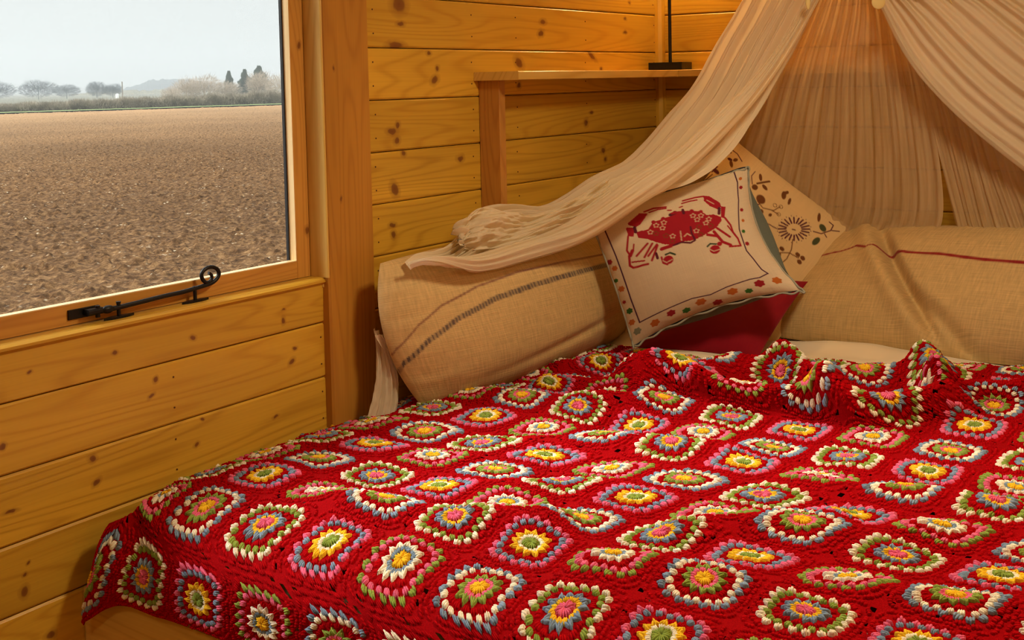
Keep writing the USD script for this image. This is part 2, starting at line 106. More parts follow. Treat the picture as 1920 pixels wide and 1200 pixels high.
    'floral_print': [["line", [[0.3861, 0.5348], [0.4605, 0.6023]], 0.0195, [0.1, 0.012, 0.035]], ["line", [[0.4813, 0.5875], [0.4917, 0.59]], 0.0075, [0.1, 0.012, 0.035]], ["line", [[0.3967, 0.5106], [0.4795, 0.5567]], 0.0195, [0.1, 0.012, 0.035]], ["line", [[0.4971, 0.5281], [0.5053, 0.5339]], 0.0075, [0.1, 0.012, 0.035]], ["line", [[0.3979, 0.48], [0.4819, 0.4977]], 0.0195, [0.1, 0.012, 0.035]], ["line", [[0.4953, 0.4641], [0.5027, 0.4674]], 0.0075, [0.1, 0.012, 0.035]], ["line", [[0.394, 0.448], [0.4706, 0.4408]], 0.0195, [0.1, 0.012, 0.035]], ["line", [[0.4732, 0.404], [0.479, 0.3981]], 0.0075, [0.1, 0.012, 0.035]], ["line", [[0.3753, 0.4211], [0.4401, 0.3869]], 0.0195, [0.1, 0.012, 0.035]], ["line", [[0.4324, 0.3457], [0.4433, 0.3434]], 0.0075, [0.1, 0.012, 0.035]], ["line", [[0.3587, 0.3961], [0.3972, 0.3416]], 0.0195, [0.1, 0.012, 0.035]], ["line", [[0.3852, 0.3006], [0.3872, 0.2973]], 0.0075, [0.1, 0.012, 0.035]], ["line", [[0.3279, 0.3783], [0.3456, 0.3065]], 0.0195, [0.1, 0.012, 0.035]], ["line", [[0.3267, 0.2731], [0.327, 0.2709]], 0.0075, [0.1, 0.012, 0.035]], ["line", [[0.2988, 0.3697], [0.291, 0.2886]], 0.0195, [0.1, 0.012, 0.035]], ["line", [[0.2672, 0.2641], [0.2649, 0.2529]], 0.0075, [0.1, 0.012, 0.035]], ["line", [[0.2724, 0.3639], [0.2373, 0.2767]], 0.0195, [0.1, 0.012, 0.035]], ["line", [[0.2108, 0.2694], [0.2079, 0.2649]], 0.0075, [0.1, 0.012, 0.035]], ["line", [[0.247, 0.3748], [0.1901, 0.2996]], 0.0195, [0.1, 0.012, 0.035]], ["line", [[0.1611, 0.3002], [0.162, 0.2934]], 0.0075, [0.1, 0.012, 0.035]], ["line", [[0.2239, 0.3945], [0.1511, 0.3289]], 0.0195, [0.1, 0.012, 0.035]], ["line", [[0.1299, 0.3441], [0.1264, 0.3421]], 0.0075, [0.1, 0.012, 0.035]], ["line", [[0.218, 0.4151], [0.1319, 0.3769]], 0.0195, [0.1, 0.012, 0.035]], ["line", [[0.1137, 0.3982], [0.1096, 0.3969]], 0.0075, [0.1, 0.012, 0.035]], ["line", [[0.2172, 0.4469], [0.1298, 0.4297]], 0.0195, [0.1, 0.012, 0.035]], ["line", [[0.1147, 0.4638], [0.1118, 0.4632]], 0.0075, [0.1, 0.012, 0.035]], ["line", [[0.2209, 0.4786], [0.1422, 0.4876]], 0.0195, [0.1, 0.012, 0.035]], ["line", [[0.1436, 0.5278], [0.1353, 0.5331]], 0.0075, [0.1, 0.012, 0.035]], ["line", [[0.2372, 0.5099], [0.1723, 0.5484]], 0.0195, [0.1, 0.012, 0.035]], ["line", [[0.1806, 0.5875], [0.1724, 0.5937]], 0.0075, [0.1, 0.012, 0.035]], ["line", [[0.2608, 0.5342], [0.2146, 0.5954]], 0.0195, [0.1, 0.012, 0.035]], ["line", [[0.2313, 0.6367], [0.2271, 0.6394]], 0.0075, [0.1, 0.012, 0.035]], ["line", [[0.285, 0.5507], [0.2702, 0.6314]], 0.0195, [0.1, 0.012, 0.035]], ["line", [[0.2888, 0.6619], [0.2856, 0.6684]], 0.0075, [0.1, 0.012, 0.035]], ["line", [[0.3125, 0.5599], [0.3243, 0.6482]], 0.0195, [0.1, 0.012, 0.035]], ["line", [[0.3463, 0.6741], [0.3501, 0.681]], 0.0075, [0.1, 0.012, 0.035]], ["line", [[0.3431, 0.5594], [0.3774, 0.6484]], 0.0195, [0.1, 0.012, 0.035]], ["line", [[0.402, 0.6657], [0.4063, 0.6682]], 0.0075, [0.1, 0.012, 0.035]], ["line", [[0.3677, 0.551], [0.426, 0.6338]], 0.0195, [0.1, 0.012, 0.035]], ["line", [[0.4485, 0.6326], [0.4556, 0.6394]], 0.0075, [0.1, 0.012, 0.035]], ["line", [[0.2944, 0.4479], [0.3267, 0.4641]], 0.015, [0.1, 0.012, 0.035]], ["line", [[0.3766, 0.342], [0.4438, 0.2211], [0.4701, 0.0854], [0.4436, -0.053]], 0.012, [0.17, 0.06, 0.018]], ["line", [[0.4469, 0.1676], [0.581, 0.1948]], 0.012, [0.17, 0.06, 0.018]], ["line", [[0.3121, 0.0561], [0.4469, 0.1676]], 0.012, [0.17, 0.06, 0.018]], ["ell", [[0.2945, 0.0951]], 0.039, 0.03, 0.5, [0.17, 0.06, 0.018]], ["ell", [[0.344, 0.1482]], 0.039, 0.03, 0.5, [0.17, 0.06, 0.018]], ["ell", [[0.3528, 0.0653]], 0.039, 0.03, 0.5, [0.17, 0.06, 0.018]], ["ell", [[0.5453, 0.2225]], 0.039, 0.03, 0.5, [0.17, 0.06, 0.018]], ["ell", [[0.6217, 0.2293]], 0.039, 0.03, 0.5, [0.17, 0.06, 0.018]], ["ell", [[0.6186, 0.1627]], 0.039, 0.03, 0.5, [0.17, 0.06, 0.018]], ["line", [[0.4271, 0.0221], [0.452, -0.0648]], 0.021, [0.1, 0.012, 0.035]], ["line", [[-0.0828, 0.2789], [0.0116, 0.2995], [0.1349, 0.3183]], 0.012, [0.1, 0.012, 0.035]], ["line", [[-0.0182, 0.2533], [-0.0328, 0.3177]], 0.012, [0.1, 0.012, 0.035]], ["line", [[0.5156, 0.6102], [0.6093, 0.6541], [0.6757, 0.7754], [0.6596, 0.8616], [0.5943, 0.8658]], 0.0135, [0.1, 0.012, 0.035]], ["line", [[0.6888, 0.7872], [0.7647, 0.8428]], 0.0135, [0.1, 0.012, 0.035]], ["line", [[0.6432, 0.6813], [0.6896, 0.6611]], 0.012, [0.1, 0.012, 0.035]], ["ell", [[0.5776, 0.734]], 0.063, 0.045, 0.2, [0.075, 0.085, 0.035]], ["ell", [[0.6188, 0.5249]], 0.042, 0.075, 0.5, [0.075, 0.085, 0.035]], ["ell", [[0.4581, 0.8273]], 0.075, 0.024, -0.5, [0.17, 0.06, 0.018]], ["ell", [[-0.0612, 0.7706]], 0.069, 0.036000000000000004, -0.5, [0.17, 0.06, 0.018]], ["ell", [[0.0432, 0.7462]], 0.06, 0.021, -0.7, [0.17, 0.06, 0.018]], ["ell", [[-0.0542, 0.8316]], 0.024, 0.039, 0.4, [0.17, 0.06, 0.018]], ["ell", [[-0.4354, 0.7727]], 0.06, 0.024, -0.3, [0.17, 0.06, 0.018]], ["line", [[-0.419, 0.6695], [-0.3154, 0.8046]], 0.027, [0.17, 0.06, 0.018]], ["ell", [[-0.4142, 0.6026]], 0.045, 0.045, 0, [0.17, 0.06, 0.018]], ["ell", [[-0.3127, 0.6891]], 0.054, 0.027, 0.3, [0.17, 0.06, 0.018]], ["ell", [[-0.2577, 0.512]], 0.075, 0.063, 0.2, [0.17, 0.06, 0.018]], ["ell", [[-0.2599, 0.4044]], 0.015, 0.06, 0, [0.1, 0.012, 0.035]], ["line", [[-0.2751, 0.4621], [-0.1678, 0.4302], [-0.0401, 0.4937], [-0.0078, 0.5962]], 0.012, [0.17, 0.06, 0.018]], ["line", [[-0.0554, 0.4796], [0.0401, 0.494]], 0.012, [0.17, 0.06, 0.018]], ["ring", [[-0.0677, 0.5664]], 0.03, 0, 0, [0.17, 0.06, 0.018]], ["ring", [[0.0012, 0.6019]], 0.03, 0, 0, [0.17, 0.06, 0.018]], ["ring", [[0.0389, 0.4955]], 0.03, 0, 0, [0.17, 0.06, 0.018]], ["ell", [[-0.0395, 0.414]], 0.024, 0.027, 0, [0.17, 0.06, 0.018]], ["ell", [[-0.1648, 0.3621]], 0.045, 0.051000000000000004, 0, [0.17, 0.06, 0.018]], ["line", [[-0.951, 0.8556], [-0.8616, 0.8518], [-0.7534, 0.8008]], 0.012, [0.1, 0.012, 0.035]], ["ell", [[-0.8971, 0.7275]], 0.039, 0.021, 0.7, [0.1, 0.012, 0.035]], ["ell", [[-0.833, 0.7634]], 0.027, 0.036000000000000004, 0, [0.17, 0.06, 0.018]], ["ell", [[-0.8458, 0.6835]], 0.06, 0.024, -0.2, [0.17, 0.06, 0.018]], ["ell", [[-0.9551, 0.8162]], 0.03, 0.018000000000000002, 0.3, [0.17, 0.06, 0.018]], ["line", [[-0.9715, 0.5504], [-0.987, 0.4544]], 0.018000000000000002, [0.1, 0.012, 0.035]], ["ell", [[-0.946, 0.4842]], 0.06, 0.03, 0.3, [0.1, 0.012, 0.035]], ["line", [[-0.9989, 0.1656], [-0.9983, 0.2691], [-0.962, 0.418]], 0.018000000000000002, [0.17, 0.06, 0.018]], ["line", [[-0.4659, 0.6178], [-0.5383, 0.7079], [-0.5363, 0.7951]], 0.0105, [0.1, 0.012, 0.035]]],
    'sack1_lines': [[[-1.0, -0.1838], [-0.9893, -0.1129], [-0.8946, 0.15], [-0.7687, 0.3367], [-0.5504, 0.475], [-0.247, 0.5413], [0.1289, 0.55], [0.567, 0.5434], [0.9285, 0.5348]], [[-1.0, -0.4124], [-0.9833, -0.3063], [-0.8808, -0.0731], [-0.7088, 0.138], [-0.468, 0.2802], [-0.1772, 0.3349], [0.1101, 0.3609], [0.5246, 0.3796], [0.9212, 0.3701]]],
    'sack2_line': [[-0.9771, 0.2124], [-0.8269, 0.2686], [-0.7359, 0.3008], [-0.6556, 0.3763], [-0.5792, 0.3003], [-0.5483, 0.3632], [-0.461, 0.3063], [-0.3509, 0.2631], [-0.178, 0.2491], [-0.0647, 0.2197], [0.0923, 0.193], [0.247, 0.1788], [0.4211, 0.1466]],
    'drape_left': [[[-0.255, -0.4973, 1.8827], [-0.31, -0.4501, 1.7477], [-0.3539, -0.4148, 1.6536], [-0.404, -0.371, 1.5537], [-0.4408, -0.3286, 1.457], [-0.5108, -0.2734, 1.3602], [-0.5778, -0.2211, 1.2792], [-0.6534, -0.1698, 1.2372], [-0.7389, -0.1221, 1.1932], [-0.8409, -0.1012, 1.1676], [-0.9708, -0.0891, 1.1792], [-1.0741, -0.0982, 1.1832], [-1.1717, -0.1205, 1.1398], [-1.2597, -0.1185, 1.1261], [-1.333, -0.1196, 1.1164]], [[-0.2947, -0.6563, 1.8243], [-0.3402, -0.6386, 1.7063], [-0.3827, -0.6206, 1.631], [-0.4381, -0.5866, 1.5329], [-0.5147, -0.542, 1.4142], [-0.5909, -0.5125, 1.3231], [-0.6652, -0.4492, 1.246], [-0.7345, -0.3883, 1.2153], [-0.781, -0.3268, 1.168], [-0.8408, -0.2474, 1.109], [-0.9473, -0.2024, 1.0856], [-1.0892, -0.1925, 1.0784], [-1.1931, -0.1831, 1.0847], [-1.2828, -0.1812, 1.1138], [-1.3455, -0.144, 1.1134]]],
    'band': [[[-0.3142, -0.6366, 1.8307], [-0.3692, -0.6227, 1.7121], [-0.4214, -0.6087, 1.6339], [-0.4948, -0.5668, 1.5331], [-0.5747, -0.5146, 1.4408], [-0.6545, -0.4768, 1.379], [-0.7264, -0.4168, 1.3049], [-0.7959, -0.3574, 1.2561], [-0.8443, -0.2938, 1.2023], [-0.8946, -0.2272, 1.1509], [-0.9981, -0.1872, 1.1223], [-1.1317, -0.1889, 1.1162], [-1.2293, -0.1893, 1.1158], [-1.2985, -0.1774, 1.12], [-1.3573, -0.1458, 1.1184]], [[-0.3059, -0.6615, 1.8228], [-0.3603, -0.6485, 1.7044], [-0.4131, -0.6333, 1.6292], [-0.4833, -0.5964, 1.5234], [-0.5612, -0.5485, 1.4178], [-0.6459, -0.5056, 1.3383], [-0.7113, -0.4545, 1.2669], [-0.7727, -0.4069, 1.2169], [-0.8184, -0.3464, 1.1704], [-0.8773, -0.2682, 1.1123], [-0.9836, -0.2236, 1.0895], [-1.1246, -0.2149, 1.0828], [-1.2265, -0.2083, 1.0892], [-1.297, -0.1924, 1.1144], [-1.3593, -0.1556, 1.1151]]],
    'puff': [[[-1.176, -0.1494, 1.1398], [-1.1463, -0.1352, 1.1811], [-1.1059, -0.1384, 1.2012], [-1.0514, -0.1473, 1.1925], [-0.9658, -0.1666, 1.175], [-0.8771, -0.1879, 1.1814], [-0.7976, -0.2115, 1.2071], [-0.7249, -0.2418, 1.2423]], [[-1.2052, -0.1604, 1.1374], [-1.1859, -0.1538, 1.13], [-1.1503, -0.1534, 1.1186], [-1.0887, -0.172, 1.1152], [-0.994, -0.1844, 1.1216], [-0.9053, -0.205, 1.1339], [-0.8269, -0.2282, 1.1484], [-0.7549, -0.2581, 1.1785]]],
    'drape_right': [[[-0.2927, -0.6755, 1.8356], [-0.3161, -0.7476, 1.6624], [-0.3205, -0.7844, 1.5844], [-0.3187, -0.8312, 1.496], [-0.2934, -0.9136, 1.3892], [-0.2576, -1.0099, 1.2922], [-0.2185, -1.1098, 1.2052], [-0.1622, -1.2356, 1.1065], [-0.0747, -1.4098, 0.9718]], [[-0.3092, -0.7714, 1.8627], [-0.2809, -0.9232, 1.8014], [-0.2482, -1.0446, 1.7571], [-0.2185, -1.1628, 1.702], [-0.1923, -1.2782, 1.6248], [-0.1684, -1.3902, 1.5499], [-0.1532, -1.4895, 1.4775], [-0.1107, -1.595, 1.3838], [-0.0642, -1.7084, 1.2688]]],
    'back_left': [[[-0.32, -0.6052, 1.8395], [-0.19, -0.4474, 1.6586], [-0.165, -0.3057, 1.4868], [-0.14, -0.1618, 1.242], [-0.12, -0.0548, 1.0136]], [[-0.32, -0.7302, 1.8279], [-0.19, -0.7733, 1.6407], [-0.165, -0.8153, 1.4754], [-0.14, -0.8575, 1.2099], [-0.12, -0.8209, 1.068]]],
    'back_right': [[[-0.32, -0.734, 1.8275], [-0.19, -0.7759, 1.6406], [-0.165, -0.8165, 1.4754], [-0.14, -0.8639, 1.21], [-0.12, -0.8935, 1.0722]], [[-0.32, -0.8121, 1.8203], [-0.19, -1.033, 1.6265], [-0.165, -1.1555, 1.4678], [-0.14, -1.2532, 1.2645], [-0.12, -1.3174, 1.0841]]],
    'petals': [[-0.3925, -0.7806, 1.6395], [-0.486, -0.6465, 1.643], [-0.2905, -0.9258, 1.6455], [-0.4378, -0.7119, 1.6771], [-0.3388, -0.8543, 1.6697]],
    'ring': [-0.2299, -0.6406, 1.8581],
    'knots': [[-1.1868, 1.6445, 0.0249, 0.0252, 0.0], [-1.1833, 1.6024, 0.0142, 0.0069, 0.0], [-1.201, 1.5564, 0.0283, 0.0114, 0.0], [-1.0601, 1.5069, 0.0077, 0.0084, 0.2], [-1.0707, 1.4807, 0.0153, 0.0119, 0.4], [-1.0891, 1.5401, 0.0094, 0.0071, 0.0], [-0.7365, 1.5191, 0.021, 0.0158, -0.5], [-1.2012, 1.3847, 0.0088, 0.0092, 0.1], [-1.221, 1.373, 0.0175, 0.0091, 0.0], [-1.2061, 1.3516, 0.0106, 0.0103, 0.2], [-1.1842, 1.3238, 0.0089, 0.0093, 0.0], [-0.9836, 1.299, 0.0142, 0.0099, 0.0], [-1.2175, 1.2478, 0.0123, 0.0206, 0.6], [-1.2277, 1.1717, 0.0122, 0.0069, 0.0], [-1.2251, 1.1507, 0.0087, 0.0103, 0.2], [-0.6249, 1.6234, 0.0149, 0.0095, 0.0], [-0.6359, 1.5935, 0.0148, 0.0108, 0.2], [-0.2003, 1.645, 0.0092, 0.0061, 0.0], [-0.2016, 1.6057, 0.0123, 0.0061, 0.0], [-0.3887, 1.5396, 0.0282, 0.0087, -0.5], [-0.3387, 1.5034, 0.0087, 0.0059, 0.0], [-0.7385, 1.4639, 0.0093, 0.0105, 0.0], [-0.4226, 1.3586, 0.0111, 0.013, 0.1], [-0.3939, 1.385, 0.0112, 0.0058, 0.0], [-0.3346, 1.2783, 0.0116, 0.0118, 0.2], [-0.3239, 1.2525, 0.0088, 0.0089, 0.0], [-0.1741, 1.6913, 0.0094, 0.0061, 0.0], [-2.0924, 1.0395, 0.0045, 0.0041, 0.0], [-1.9359, 1.0394, 0.0062, 0.0044, 0.0], [-1.8561, 0.9758, 0.0055, 0.0064, 0.0], [-1.8662, 0.9503, 0.0077, 0.0046, 0.4], [-2.1421, 0.9363, 0.0069, 0.0065, 0.3], [-1.987, 0.8746, 0.008, 0.0078, 0.0], [-1.981, 0.833, 0.009, 0.0061, 0.5], [-2.1145, 0.728, 0.0045, 0.0041, 0.0], [-2.1083, 0.7435, 0.0036, 0.0041, 0.0], [-2.1168, 0.7009, 0.008, 0.0116, 0.0], [-1.7739, 1.0331, 0.0071, 0.0057, 0.0], [-1.554, 1.0445, 0.0056, 0.0031, 0.0], [-1.5549, 1.024, 0.0056, 0.0092, 0.0], [-1.5264, 0.9642, 0.0071, 0.0052, 0.0], [-1.5361, 0.941, 0.0099, 0.0072, 0.5], [-1.7583, 0.8823, 0.0048, 0.0029, 0.0], [-1.5827, 0.8432, 0.0082, 0.0041, 0.2], [-1.7736, 0.8399, 0.0071, 0.0057, 0.3], [-2.0758, 0.6163, 0.0093, 0.0084, 0.0], [-2.1334, 0.8326, 0.0123, 0.0041, 0.0]],
    'stay': {"curl": [[-1.7849, 0.012, 1.1148], [-1.7551, 0.012, 1.1168], [-1.7271, 0.012, 1.1191], [-1.7097, 0.012, 1.1233], [-1.6992, 0.012, 1.1334], [-1.7037, 0.012, 1.1449], [-1.7195, 0.012, 1.1501], [-1.7344, 0.012, 1.1454], [-1.7386, 0.012, 1.1354], [-1.7306, 0.012, 1.1245], [-1.7195, 0.012, 1.1248], [-1.7154, 0.012, 1.1329], [-1.7225, 0.012, 1.1398]]},
    'tail': [[[-1.3753, -0.075, 0.9837], [-1.3766, -0.075, 0.9132], [-1.3872, -0.075, 0.8556], [-1.4151, -0.075, 0.7973]], [[-1.3824, -0.095, 0.9709], [-1.3456, -0.095, 0.9146], [-1.3314, -0.095, 0.8565], [-1.3403, -0.095, 0.8033]]],
}

def lab(prim, label=None, cat=None, group=None, kind=None):
    for k, v in (('label', label), ('category', cat), ('group', group), ('kind', kind)):
        if v:
            prim.SetCustomDataByKey(k, v)
    return prim


used = {}


def free(parent, name):
    path = parent + '/' + name
    n = used.get(path, -1) + 1
    used[path] = n
    return path if n == 0 else f'{path}_{n:03d}'


def group(name, label=None, cat=None, loc=(0, 0, 0), grp=None, kind=None, parent='/World'):
    x = UsdGeom.Xform.Define(stage, free(parent, name))
    x.AddTranslateOp().Set(Gf.Vec3d(*map(float, loc)))
    lab(x.GetPrim(), label, cat, grp, kind)
    return x.GetPrim()


def put(name, mesh, mat, parent=None, smooth=False, label=None, cat=None, grp=None, kind=None, attrs=None, double=False):
    """one Mesh of the scene; mesh in the parent's frame. attrs: {primvar: array per vertex (of the points as given) or function of the points}"""
    pp = str(parent.GetPath()) if parent is not None else '/World'
    m = usdkit.mesh(stage, free(pp, name), mesh, mat, smooth)
    if attrs:
        pts = np.array(m.GetPointsAttr().Get(), float)
        for k, v in attrs.items():
            arr = v(pts) if callable(v) else v
            UsdGeom.PrimvarsAPI(m).CreatePrimvar(k, Sdf.ValueTypeNames.Float3Array, 'vertex').Set(Vt.Vec3fArray.FromNumpy(np.asarray(arr, np.float32)))
    if double:
        m.CreateDoubleSidedAttr(True)
    lab(m.GetPrim(), label, cat, grp, kind)
    return m.GetPrim()


def cat_mesh(*ms):
    V, F, o = [], [], 0
    for m in ms:
        v, f = (m.vertices, m.faces) if hasattr(m, 'vertices') else m
        v = np.asarray(v, float); f = np.asarray(f, int)
        V.append(v); F.append(f + o); o += len(v)
    return np.vstack(V), np.vstack(F)


def prism(poly, axis, t0, t1):
    """convex cross-section extruded along an axis: x -> (y, z), y -> (z, x), z -> (x, y); poly counter-clockwise"""
    p = np.asarray(poly, float); n = len(p)
    k = 'xyz'.index(axis)
    V = np.zeros((2 * n, 3))
    for e, t in ((0, t0), (1, t1)):
        V[e * n:(e + 1) * n, k] = t
        V[e * n:(e + 1) * n, (k + 1) % 3] = p[:, 0]
        V[e * n:(e + 1) * n, (k + 2) % 3] = p[:, 1]
    F = []
    for i in range(n):
        j = (i + 1) % n
        F += [[i, j, n + j], [i, n + j, n + i]]
    for i in range(1, n - 1):
        F += [[0, i + 1, i], [n, n + i, n + i + 1]]
    return V, np.array(F)


def rect(a0, a1, b0, b1, c=0.0):
    if c <= 0:
        return [(a0, b0), (a1, b0), (a1, b1), (a0, b1)]
    return [(a0 + c, b0), (a1 - c, b0), (a1, b0 + c), (a1, b1 - c), (a1 - c, b1), (a0 + c, b1), (a0, b1 - c), (a0, b0 + c)]


def bar(lo, hi, axis, c=.002):
    k = 'xyz'.index(axis); a, b = (k + 1) % 3, (k + 2) % 3
    return prism(rect(lo[a], hi[a], lo[b], hi[b], c), axis, lo[k], hi[k])


def tube(path, r, seg=10, closed=False, caps=True):
    P = np.asarray(path, float); n = len(P)
    r = np.broadcast_to(r, n)
    T = np.gradient(P, axis=0) if not closed else (np.roll(P, -1, 0) - np.roll(P, 1, 0))
    T /= np.linalg.norm(T, axis=1, keepdims=True) + 1e-12
    ref = np.array([0, 0, 1.0]) if abs(T[0][2]) < .9 else np.array([1.0, 0, 0])
    A = np.cross(T[0], ref); A /= np.linalg.norm(A)
    V = []
    for i in range(n):
        A = A - T[i] * (A @ T[i]); A /= np.linalg.norm(A)
        B = np.cross(T[i], A)
        a = np.linspace(0, 2 * np.pi, seg, endpoint=False)
        V.append(P[i] + r[i] * (np.cos(a)[:, None] * A + np.sin(a)[:, None] * B))
    V = np.vstack(V); F = []
    for i in range(n if closed else n - 1):
        for j in range(seg):
            a, b = i * seg + j, i * seg + (j + 1) % seg
            c, d = ((i + 1) % n) * seg + j, ((i + 1) % n) * seg + (j + 1) % seg
            F += [[a, b, d], [a, d, c]]
    if caps and not closed:
        k = len(V); V = np.vstack([V, P[0], P[-1]])
        for j in range(seg):
            F.append([k, (j + 1) % seg, j]); F.append([k + 1, (n - 1) * seg + j, (n - 1) * seg + (j + 1) % seg])
    return V, np.array(F)


# ---------------------------------------------------------------- materials
def plain(name, col, rough=.6, **kw):
    return usdkit.material(stage, L + name, {'p': ('principled_bsdf', {'base_color': col, 'roughness': rough, **kw})}, surface='p.BSDF')


def wood(name, light, dark, knots=(), rough=.38, coat=.15, ring=22.0):
    """varnished pine: growth rings run along the first component of the primvar gr; knots = (x, z, half length, half height, turn) on the wall plane"""
    n = {'gr': ('attribute', {'attribute': 'gr'}),
         'm1': ('mapping', {'scale': (.8, 9.0, 1.0)}), 'n1': ('noise_texture', {'scale': 1.0, 'detail': 1.2, 'roughness': .4, 'distortion': .15}),
         'k1': ('math', {'math_type': 'multiply', 'value2': ring * 6.283}), 's1': ('math', {'math_type': 'sine'}),
         'r1': ('rgb_ramp', {'ramp': [(0, (0, 0, 0)), (.55, (.08, .08, .08)), (.85, (.42, .42, .42)), (1, (.8, .8, .8))]}), 'a1': ('math', {'math_type': 'multiply_add', 'value2': .5, 'value3': .5}),
         'm2': ('mapping', {'scale': (3.0, 260.0, 1.0)}), 'n2': ('noise_texture', {'scale': 1.0, 'detail': 2.0, 'roughness': .6}),
         'm3': ('mapping', {'scale': (1.3, 5.0, 1.0), 'location': (5, 3, 9)}), 'n3': ('noise_texture', {'scale': 1.0, 'detail': 2.0}),
         'f': ('mix_float', {'fac': .52}), 'r2': ('map_range', {'from_min': .18, 'from_max': 1.05, 'clamp': True}),
         'c': ('mix_color', {'a': light, 'b': dark}), 'hv': ('map_range', {'from_min': .3, 'from_max': .7, 'to_min': .86, 'to_max': 1.12}), 'h': ('hsv', {}),
         'p': ('principled_bsdf', {'roughness': rough, 'coat_weight': coat, 'coat_roughness': .25}), 'b': ('bump', {'strength': .12, 'distance': .002})}
    l = [('gr.vector', 'm1.vector'), ('m1.vector', 'n1.vector'), ('n1.fac', 'k1.value1'), ('k1.value', 's1.value1'), ('s1.value', 'a1.value1'), ('a1.value', 'r1.fac'),
         ('gr.vector', 'm2.vector'), ('m2.vector', 'n2.vector'), ('gr.vector', 'm3.vector'), ('m3.vector', 'n3.vector'),
         ('r1.color', 'f.a'), ('n2.fac', 'f.b'), ('f.result', 'r2.value'), ('r2.result', 'c.fac'), ('n3.fac', 'hv.value'), ('hv.result', 'h.value'), ('c.result', 'h.color'),
         ('f.result', 'b.height'), ('b.normal', 'p.normal')]
    out = 'h.color'
    if knots:
        n['pos'] = ('geometry', {}); n['wn'] = ('noise_texture', {'scale': 60.0, 'detail': 1.0}); n['wo'] = ('vector_math', {'math_type': 'multiply_add', 'vector2': (.008, 0, .008)})
        l += [('pos.position', 'wn.vector'), ('wn.color', 'wo.vector1'), ('pos.position', 'wo.vector3')]
        prev = None
        for i, (kx, kz, rx, rz, rot) in enumerate(knots):
            ax, az = max(rx, .0026) * 1.6, max(rz, .0026) * 1.35
            c, s = math.cos(rot), math.sin(rot)
            ox, oz = kx + .004, kz + .004
            n[f'q{i}'] = ('vector_math', {'math_type': 'subtract', 'vector2': (ox, 0, oz)})
            n[f'w{i}'] = ('vector_rotate', {'rotate_type': 'y_axis', 'angle': rot})
            n[f'd{i}'] = ('mapping', {'scale': (1 / ax, 0, 1 / az)})
            n[f'g{i}'] = ('gradient_texture', {'gradient_type': 'spherical'})
            l += [('wo.vector', f'q{i}.vector1'), (f'q{i}.vector', f'w{i}.vector'), (f'w{i}.vector', f'd{i}.vector'), (f'd{i}.vector', f'g{i}.vector')]
            cur = f'g{i}.fac'
            if prev:
                n[f'x{i}'] = ('math', {'math_type': 'maximum'})
                l += [(prev, f'x{i}.value1'), (cur, f'x{i}.value2')]
                cur = f'x{i}.value'
            prev = cur
        n['kr'] = ('rgb_ramp', {'ramp': [(0, (0, 0, 0)), (.1, (.12, .12, .12)), (.45, (.35, .35, .35)), (.62, (.9, .9, .9)), (1, (1, 1, 1))]})
        n['kc'] = ('mix_color', {'b': (.20, .068, .014)})
        l += [(prev, 'kr.fac'), ('kr.color', 'kc.fac'), (out, 'kc.a')]
        out = 'kc.result'
    l.append((out, 'p.base_color'))
    return usdkit.material(stage, L + name, n, l, surface='p.BSDF')


PINE, PINE_D = (.69, .415, .04), (.48, .23, .016)
M_wood = wood('pine', PINE, PINE_D)
M_wood2 = wood('pine_reddish', (.62, .31, .04), (.42, .18, .02))
M_shelf = wood('pine_pale', (.78, .52, .13), (.58, .32, .05))
M_dark = plain('groove_shadow', (.20, .08, .02), .8)
M_iron = usdkit.material(stage, L + 'black_iron', {'n': ('noise_texture', {'scale': 220.0, 'detail': 2}), 'b': ('bump', {'strength': .35, 'distance': .001}), 'p': ('principled_bsdf', {'base_color': (.006, .006, .0065), 'roughness': .42, 'specular_ior_level': .3})},
                         [('n.fac', 'b.height'), ('b.normal', 'p.normal')], surface='p.BSDF')
M_pane = usdkit.material(stage, L + 'pane_glass', {'t': ('transparent_bsdf', {'color': (.97, .98, .97)}), 'g': ('glossy_bsdf', {'roughness': 0.0, 'color': (1, 1, 1)}), 'f': ('fresnel', {'IOR': 1.12}), 'm': ('mix_closure', {})},
                         [('f.fac', 'm.fac'), ('t.BSDF', 'm.closure1'), ('g.BSDF', 'm.closure2')], surface='m.closure')
M_gasket = plain('black_gasket', (.01, .01, .012), .5)
M_nail = plain('nail', (.10, .035, .012), .5)


def grain(along, across, off):
    a = 'xyz'.index(along); c = 'xyz'.index(across)
    o = 3 - a - c
    return {'gr': lambda p: np.stack([p[:, a] + off * 3.7, p[:, c] + p[:, o] * .6 + off * 1.31, np.full(len(p), off * 2.3)], -1)}


# ---------------------------------------------------------------- room shell
PITCH, Z0 = .11, 1.66042
CEIL, XF, YR = 2.15, -4.7, -2.15
seed = [0]


def off():
    seed[0] += 1
    return (seed[0] * .6180339) % 1 * 9


def plank_profile(z0, z1, depth=.016, ch=.0055, gap=.0009):
    """cross-section in (y, z) of a board on the wall plane y = 0 facing -y, edges chamfered"""
    a, b = z0 + gap, z1 - gap
    return [(depth, a), (depth, b), (.003, b), (0, b - ch * .6), (0, a + ch * .6), (.003, a)][::-1]


